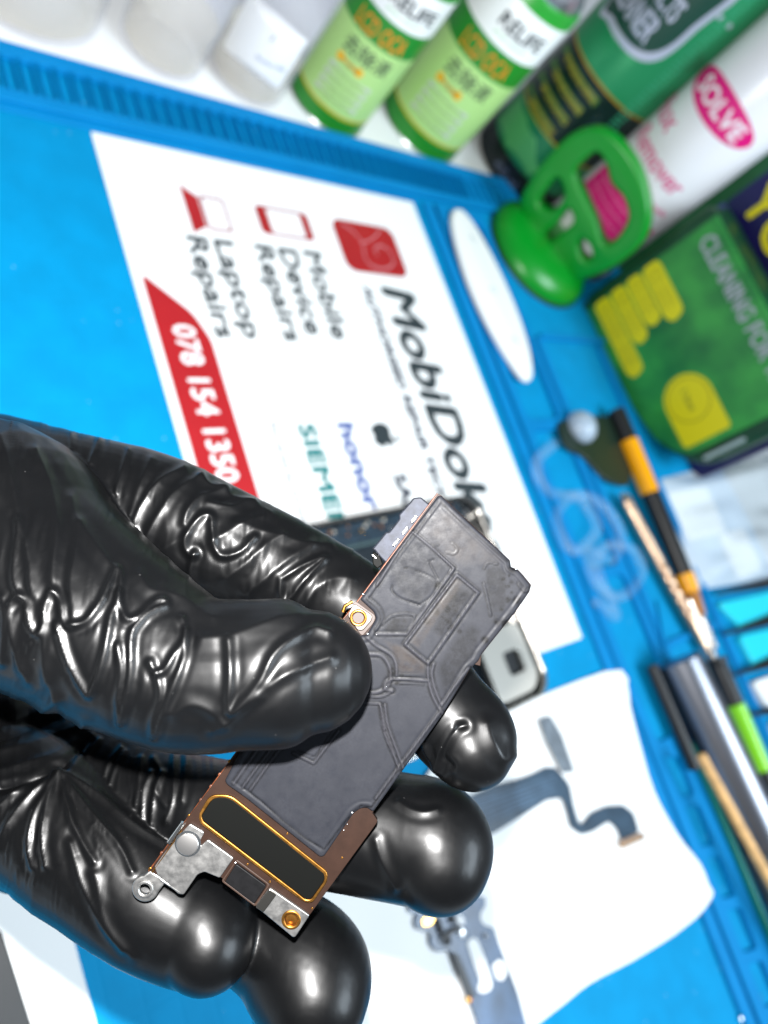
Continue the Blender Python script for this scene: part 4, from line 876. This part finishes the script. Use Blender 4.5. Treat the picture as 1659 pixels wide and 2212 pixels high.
for nm, c in CH.items():
    pth = smoothpath([jl(q) for q in c], 6); samp[nm] = np.array(pth)
    if nm not in ('thumb', 'palm', 'wrist'):          # fingertip: a dense run of balls, so that its curl stays round
        full = smoothpath([jl(q) for q in c], 40); tail = full[-40 * 3:]; last = None
        for q in tail:
            if last is not None and np.linalg.norm(q[:3] - last[:3]) < .30: continue
            last = q; balls.append(q)
        pth = pth[:-6 * 2]
    P = [p[:3] for p in pth]; Rr = [p[3] for p in pth]; n = len(P); seg = 40
    tang = [np.array(P[min(i + 1, n - 1)]) - np.array(P[max(i - 1, 0)]) for i in range(n)]
    tang = [t / np.linalg.norm(t) for t in tang]
    # rounded ends
    def cap(p, t, rad, sgn): return [(p + sgn * t * rad * math.sin(a), rad * math.cos(a), t) for a in [math.radians(x) for x in (18, 36, 54, 70, 82, 88)]]
    rings_ = list(reversed(cap(P[0], tang[0], Rr[0], -1))) + [(P[i], Rr[i], tang[i]) for i in range(n)] + cap(P[-1], tang[-1], Rr[-1], 1)
    prev = None; u = np.array([0, 0, 1.0]); rows = []
    for p, rad, t in rings_:
        u = u - np.dot(u, t) * t; u /= np.linalg.norm(u); v = np.cross(t, u)
        rows.append([bm.verts.new([(p[k] + rad * (math.cos(a) * u[k] + math.sin(a) * v[k])) * S for k in range(3)]) for a in [2 * math.pi * i / seg for i in range(seg)]])
    for a, b in zip(rows[:-1], rows[1:]):
        for i in range(seg): bm.faces.new((a[i], a[(i + 1) % seg], b[(i + 1) % seg], b[i]))
    bm.faces.new(list(reversed(rows[0]))); bm.faces.new(rows[-1])
bmesh.ops.recalc_face_normals(bm, faces=bm.faces)
me = bpy.data.meshes.new('h'); bm.to_mesh(me); bm.free()
tb = bmesh.new(); bmesh.ops.create_uvsphere(tb, u_segments=36, v_segments=24, radius=1); tm = bpy.data.meshes.new('b'); tb.to_mesh(tm); tb.free()
bv = np.array([v.co[:] for v in tm.vertices]); bf = [tuple(p.vertices) for p in tm.polygons]
av = [v.co[:] for v in me.vertices]; af = [tuple(p.vertices) for p in me.polygons]
for q in balls:
    o_ = len(av); av.extend(map(tuple, (bv * q[3] + q[:3]) * S)); af.extend(tuple(i + o_ for i in f) for f in bf)
me = bpy.data.meshes.new('h2'); me.from_pydata(av, [], af); me.update()
ho = bpy.data.objects.new('h', me); COL.objects.link(ho)
VOX = 0.30
md = ho.modifiers.new('r', 'REMESH'); md.mode = 'VOXEL'; md.voxel_size = VOX * S; md.use_smooth_shade = True
ms = ho.modifiers.new('s', 'SMOOTH'); ms.iterations = 20; ms.factor = .5
bpy.context.view_layer.update()
hm = bpy.data.meshes.new_from_object(ho.evaluated_get(bpy.context.evaluated_depsgraph_get())); bpy.data.objects.remove(ho)
N = len(hm.vertices); co = np.zeros(N * 3); hm.vertices.foreach_get('co', co); co = co.reshape(-1, 3) / S
no = np.zeros(N * 3); hm.vertices.foreach_get('normal', no); no = no.reshape(-1, 3)
print('hand verts', N)
names = list(CH); best = np.full(N, 1e9); idx = np.zeros(N, int); ss = np.zeros(N)
for ci, nm in enumerate(names):
    s_ = samp[nm]; acc = np.r_[0, np.cumsum(np.linalg.norm(np.diff(s_[:, :3], axis=0), axis=1))]
    for k in range(0, len(s_)):
        d = np.linalg.norm(co - s_[k, :3], axis=1) - s_[k, 3]
        u_ = d < best; best[u_] = d[u_]; idx[u_] = ci; ss[u_] = acc[k]
D_ = BD - co[:, 2]; px = CX + co[:, 0] / D_ * K; py = CY - co[:, 1] / D_ * K     # picture coordinates used to follow the photographed folds
front = np.clip((no[:, 2] + .15) / .5, 0, 1)
def vnoise(x, y, seed=0):
    xi = np.floor(x).astype(np.int64); yi = np.floor(y).astype(np.int64); fx_ = x - xi; fy_ = y - yi
    fx_ = fx_ * fx_ * (3 - 2 * fx_); fy_ = fy_ * fy_ * (3 - 2 * fy_)
    def hsh(i, j):
        v = (i * 374761393 + j * 668265263 + seed * 974634) & 0xffffffff; v = ((v ^ (v >> 13)) * 1274126177) & 0xffffffff
        return ((v ^ (v >> 16)) & 0xffff) / 65535.0
    return (hsh(xi, yi) * (1 - fx_) + hsh(xi + 1, yi) * fx_) * (1 - fy_) + (hsh(xi, yi + 1) * (1 - fx_) + hsh(xi + 1, yi + 1) * fx_) * fy_
def fbm(x, y, seed=0, o=3): return sum(vnoise(x * 2 ** k, y * 2 ** k, seed + k) * .5 ** k for k in range(o)) / sum(.5 ** k for k in range(o))
def ridged(x, y, seed=0): return (1 - np.abs(2 * vnoise(x, y, seed) - 1)) ** 2
def cc1(x, y): return (x / 1.963, 844.9 + y / 1.963)
def cc2(x, y): return (x / 1.963, 1536.1 + y / 1.963)
T_, I_, M_, R_i, L_i, PA = [names.index(k) for k in ('thumb', 'index', 'middle', 'ring', 'little', 'palm')]
folds = [  # chain, crop, points, width (picture units), height mm
 (T_, cc1, [(45, 900), (80, 868), (110, 900), (130, 1000), (160, 1032), (182, 1000), (195, 900), (225, 850), (255, 890), (272, 980), (310, 992), (370, 970), (430, 890), (475, 790), (500, 752), (512, 800), (500, 880), (470, 960), (450, 1080), (420, 1200), (390, 1275), (368, 1280), (310, 1190), (265, 1080), (245, 990)], 5, .55),
 (T_, cc1, [(505, 860), (520, 940), (550, 970), (600, 950), (650, 900), (690, 888), (706, 908), (650, 930), (590, 980), (558, 1040), (552, 1200), (532, 1320), (512, 1405), (502, 1300), (515, 1180), (500, 1080)], 5, .55),
 (T_, cc1, [(772, 965), (790, 1010), (785, 1050), (740, 1120), (700, 1180), (660, 1190), (638, 1150)], 5, .5),
 (T_, cc1, [(788, 1020), (785, 1100), (760, 1190), (720, 1290), (690, 1370), (655, 1465), (648, 1400), (680, 1290), (665, 1200)], 5, .5),
 (T_, cc1, [(970, 1060), (976, 1200), (972, 1355), (1040, 1305), (1110, 1220), (1160, 1120), (1240, 1050), (1330, 1008), (1395, 1022)], 6, .5),
 (T_, cc1, [(975, 1370), (1090, 1290), (1190, 1215), (1300, 1165), (1400, 1130)], 7, .4),
 (T_, cc1, [(900, 1440), (1000, 1390), (1100, 1300)], 6, .3),
 (T_, cc1, [(75, 560), (62, 700), (60, 800), (85, 868)], 6, .4), (T_, cc1, [(0, 190), (50, 380), (85, 560), (120, 700), (130, 860)], 7, .4),
 (T_, cc1, [(150, 250), (215, 420), (240, 600), (225, 760), (225, 850)], 7, .4), (T_, cc1, [(300, 450), (330, 620), (300, 800), (310, 990)], 7, .3), (T_, cc1, [(40, 930), (60, 1100), (120, 1230)], 6, .35),
 (T_, cc1, [(10, 880), (20, 1000), (10, 1150)], 6, .4), (T_, cc1, [(180, 1040), (190, 1180), (230, 1300)], 7, .3), (T_, cc1, [(340, 560), (400, 650), (470, 740)], 8, .35), (T_, cc1, [(590, 780), (640, 840), (760, 870), (900, 960)], 8, .3),
 (T_, cc1, [(730, 1370), (800, 1330), (880, 1350), (950, 1410)], 8, .3),
 (T_, cc1, [(860, 1050), (1000, 1030), (1200, 960), (1380, 950)], 10, .35),
 (I_, cc1, [(825, 690), (800, 688), (785, 640), (815, 570), (860, 528), (895, 530), (900, 590), (915, 670), (950, 697), (1020, 680), (1080, 620)], 5, .5),
 (I_, cc1, [(825, 690), (808, 760), (815, 850)], 5, .45), (I_, cc1, [(780, 560), (800, 500), (860, 440), (950, 420)], 5, .4),
 (I_, cc1, [(1190, 795), (1192, 870), (1225, 880), (1290, 800), (1375, 708), (1290, 735), (1200, 790)], 5, .5),
 (I_, cc1, [(890, 640), (960, 600), (1060, 545), (1110, 530)], 7, .35), (I_, cc1, [(590, 740), (660, 690), (760, 630), (800, 600)], 8, .3), (I_, cc1, [(960, 790), (1040, 730), (1130, 650), (1200, 610)], 7, .35),
 (I_, cc1, [(1040, 860), (1130, 790), (1240, 700), (1330, 650)], 7, .3), (I_, cc1, [(1290, 900), (1360, 820), (1440, 790), (1500, 800)], 9, .35), (I_, cc1, [(880, 470), (980, 490), (1060, 470), (1150, 520)], 6, .35), (I_, cc1, [(1000, 560), (1150, 600), (1290, 640), (1400, 650)], 6, .25),
 (I_, cc1, [(300, 180), (310, 300), (330, 480)], 4, .3), (I_, cc1, [(420, 205), (370, 350), (345, 490)], 4, .35), (I_, cc1, [(545, 250), (500, 400), (455, 610)], 4, .35), (I_, cc1, [(640, 290), (580, 440), (510, 640)], 5, .3),
 (I_, cc1, [(780, 325), (680, 380), (600, 480), (540, 640)], 5, .4), (I_, cc1, [(860, 350), (740, 430), (650, 560), (590, 700)], 5, .3), (I_, cc1, [(850, 360), (900, 400), (965, 410)], 5, .5), (I_, cc1, [(920, 390), (1000, 450), (1080, 470)], 5, .3),
 (M_, cc2, [(390, 105), (350, 165), (333, 235)], 3.5, .35), (M_, cc2, [(420, 120), (375, 180), (352, 240)], 3.5, .3), (M_, cc2, [(512, 155), (462, 220), (438, 290)], 3.5, .35), (M_, cc2, [(530, 170), (490, 235), (462, 310)], 3.5, .3),
 (M_, cc2, [(600, 200), (590, 300), (575, 400)], 4, .35), (M_, cc2, [(640, 260), (610, 330), (600, 450)], 4, .35), (M_, cc2, [(690, 260), (650, 370), (640, 480)], 4, .35), (M_, cc2, [(740, 190), (735, 350), (705, 470)], 4, .35), (M_, cc2, [(790, 190), (785, 280), (770, 380)], 4, .3), (M_, cc2, [(650, 200), (680, 260), (660, 330), (700, 400)], 4, .3),
 (L_i, cc2, [(245, 250), (150, 420), (118, 560), (135, 660)], 5, .45), (L_i, cc2, [(248, 255), (190, 420), (178, 560), (192, 660)], 5, .4), (L_i, cc2, [(250, 255), (290, 420), (340, 540), (400, 640)], 5, .4), (L_i, cc2, [(255, 250), (380, 420), (500, 560), (560, 680)], 5, .35), (L_i, cc2, [(265, 250), (420, 350), (560, 470), (700, 560)], 5, .35),
 (L_i, cc2, [(230, 260), (100, 380), (20, 500), (-20, 600)], 5, .4), (L_i, cc2, [(225, 255), (100, 310), (0, 400)], 5, .4), (L_i, cc2, [(400, 690), (450, 900), (560, 1040)], 7, .3), (L_i, cc2, [(300, 560), (340, 720), (430, 900), (520, 1010)], 6, .3),
 (None, cc2, [(0, 330), (120, 300), (245, 245), (330, 170), (380, 120)], 5, -.7), (None, cc2, [(0, 75), (80, 40), (160, 5), (240, -40)], 8, .45), (None, cc2, [(0, 170), (130, 140), (260, 90), (350, 60)], 9, .45), (None, cc2, [(0, 250), (120, 215), (230, 180), (300, 130)], 8, .35), (None, cc2, [(0, 120), (120, 80), (240, 30)], 6, -.35),
 (I_, lambda x, y: (691.2 + x / 3.323, 1344 + y / 3.323), [(940, 1030), (880, 960), (930, 830), (990, 760), (1040, 740)], 5, -.45),
 (I_, lambda x, y: (691.2 + x / 3.323, 1344 + y / 3.323), [(750, 900), (790, 980), (850, 1060), (900, 1110)], 4, .45), (I_, lambda x, y: (691.2 + x / 3.323, 1344 + y / 3.323), [(830, 1060), (850, 960), (900, 860), (960, 770)], 5, .4), (I_, lambda x, y: (691.2 + x / 3.323, 1344 + y / 3.323), [(1200, 730), (1240, 850), (1320, 980), (1400, 960)], 8, .35),
 (M_, lambda x, y: (691.2 + x / 3.323, 1344 + y / 3.323), [(560, 1290), (640, 1340), (740, 1365), (840, 1350)], 5, .25), (M_, lambda x, y: (691.2 + x / 3.323, 1344 + y / 3.323), [(400, 1560), (440, 1700), (540, 1900)], 6, .3),
]
disp = np.zeros(N)
for ci, fn, p, wd, hh in folds:
    line = [tuple(q) for q in smoothpath([fn(*q) for q in p], 5)]
    x0 = min(q[0] for q in line) - 50; x1 = max(q[0] for q in line) + 50; y0 = min(q[1] for q in line) - 50; y1 = max(q[1] for q in line) + 50
    m = (px > x0) & (px < x1) & (py > y0) & (py < y1) & (front > 0) & (idx != names.index('wrist'))
    if ci is not None: m &= (idx == ci)
    ii = np.where(m)[0]
    if not len(ii): continue
    d = pdist(px[ii], py[ii], line)
    wd *= 1.25
    wd *= .95
    f_ = np.exp(-np.sqrt((d / wd) ** 2 + .12) + .346) * np.exp(-(d / (wd * 4)) ** 2) - .30 * np.exp(-((d - wd * 2.6) / (wd * 1.4)) ** 2)
    hh *= .9
    disp[ii] += hh * f_ * front[ii]
# looser, broad creasing everywhere (runs around each finger), none on the tight fingertips
for ci, nm in enumerate(names):
    m = idx == ci; x = px[m]; y = py[m]; s_ = ss[m]; tot = ss[m].max() if m.any() else 1
    q = samp[nm]; rad_ = 9.0
    tip = np.clip((tot - s_ - (14 if nm == 'thumb' else 15)) / 12, 0, 1) if nm not in ('palm', 'wrist') else np.ones(len(s_))
    wx = 24 * (fbm(x / 90, y / 90, 11 + ci) - .5); wy = 24 * (fbm(x / 90 + 9, y / 90, 21 + ci) - .5)
    t0 = q[-1][:2] - q[0][:2]; th = math.atan2(-t0[1], t0[0])
    if nm == 'index': th -= .25
    if nm == 'thumb': th += .1
    al = (x * math.cos(th) + y * math.sin(th)) + wx; ac = (-x * math.sin(th) + y * math.cos(th)) + wy
    amp = {'thumb': .17, 'index': .20, 'middle': .18, 'ring': .16, 'little': .18, 'palm': .26, 'wrist': .4}[nm]
    dd = amp * .8 * (ridged(al / 52, ac / 190, 31 + ci) - .4) + amp * (.25 if nm in ('thumb', 'index') else .5) * (ridged(al / 19, ac / 85, 41 + ci) - .35) * (fbm(x / 120, y / 120, 5) > .42)
    dd += .10 * (fbm(x / 60, y / 60, 61 + ci) - .5)
    fine = np.clip((fbm(x / 70, y / 70, 81 + ci) - .45) * 6, 0, 1)
    dd += .11 * fine * (ridged(al / 10, ac / 90, 91 + ci) - .3)
    disp[m] += dd * (.10 + .90 * tip) + .04 * (fbm(x / 30, y / 30, 71, 2) - .5)
co = co + no * disp[:, None]
hm.vertices.foreach_set('co', (co * S).ravel()); hm.update(); hm.name = 'glove'; hm.materials.clear()
GLOVE = mat('black_nitrile', (0.0011, 0.0012, 0.0014), 0.36, spec=0.22, bump=.0)
nt = GLOVE.node_tree; B_ = nt.nodes['Principled BSDF']
r5 = nt.nodes.new('ShaderNodeMapRange'); r5.inputs[3].default_value = .36; r5.inputs[4].default_value = .43
nt.links.new(noise_mask(nt, 160, .3, .7, 4), r5.inputs[0]); nt.links.new(r5.outputs[0], B_.inputs['Roughness'])
B_.inputs['Coat Weight'].default_value = .10; B_.inputs['Coat Roughness'].default_value = .22; B_.inputs['Coat IOR'].default_value = 1.5
vo = nt.nodes.new('ShaderNodeTexVoronoi'); vo.inputs['Scale'].default_value = 260; tcg = nt.nodes.new('ShaderNodeTexCoord'); nt.links.new(tcg.outputs['Object'], vo.inputs['Vector'])
lt = nt.nodes.new('ShaderNodeMath'); lt.operation = 'LESS_THAN'; lt.inputs[1].default_value = .022; nt.links.new(vo.outputs['Distance'], lt.inputs[0])
nt.links.new(mixc(nt, lt.outputs[0], (0.0011, 0.0012, 0.0014), (.03, .03, .03)), B_.inputs['Base Color'])      # lint specks
b1 = nt.nodes.new('ShaderNodeBump'); b1.inputs['Strength'].default_value = .35; b1.inputs['Distance'].default_value = .000009
nt.links.new(noise_mask(nt, 5200, .2, .8, 3), b1.inputs['Height']); nt.links.new(b1.outputs[0], B_.inputs['Normal'])
person = thing('person', 'hand in a wrinkled black nitrile glove pinching the circuit board between thumb and fingertips', 'hand', tuple(HO), rot=CAMROT)
link('glove', hm, GLOVE, person, True)
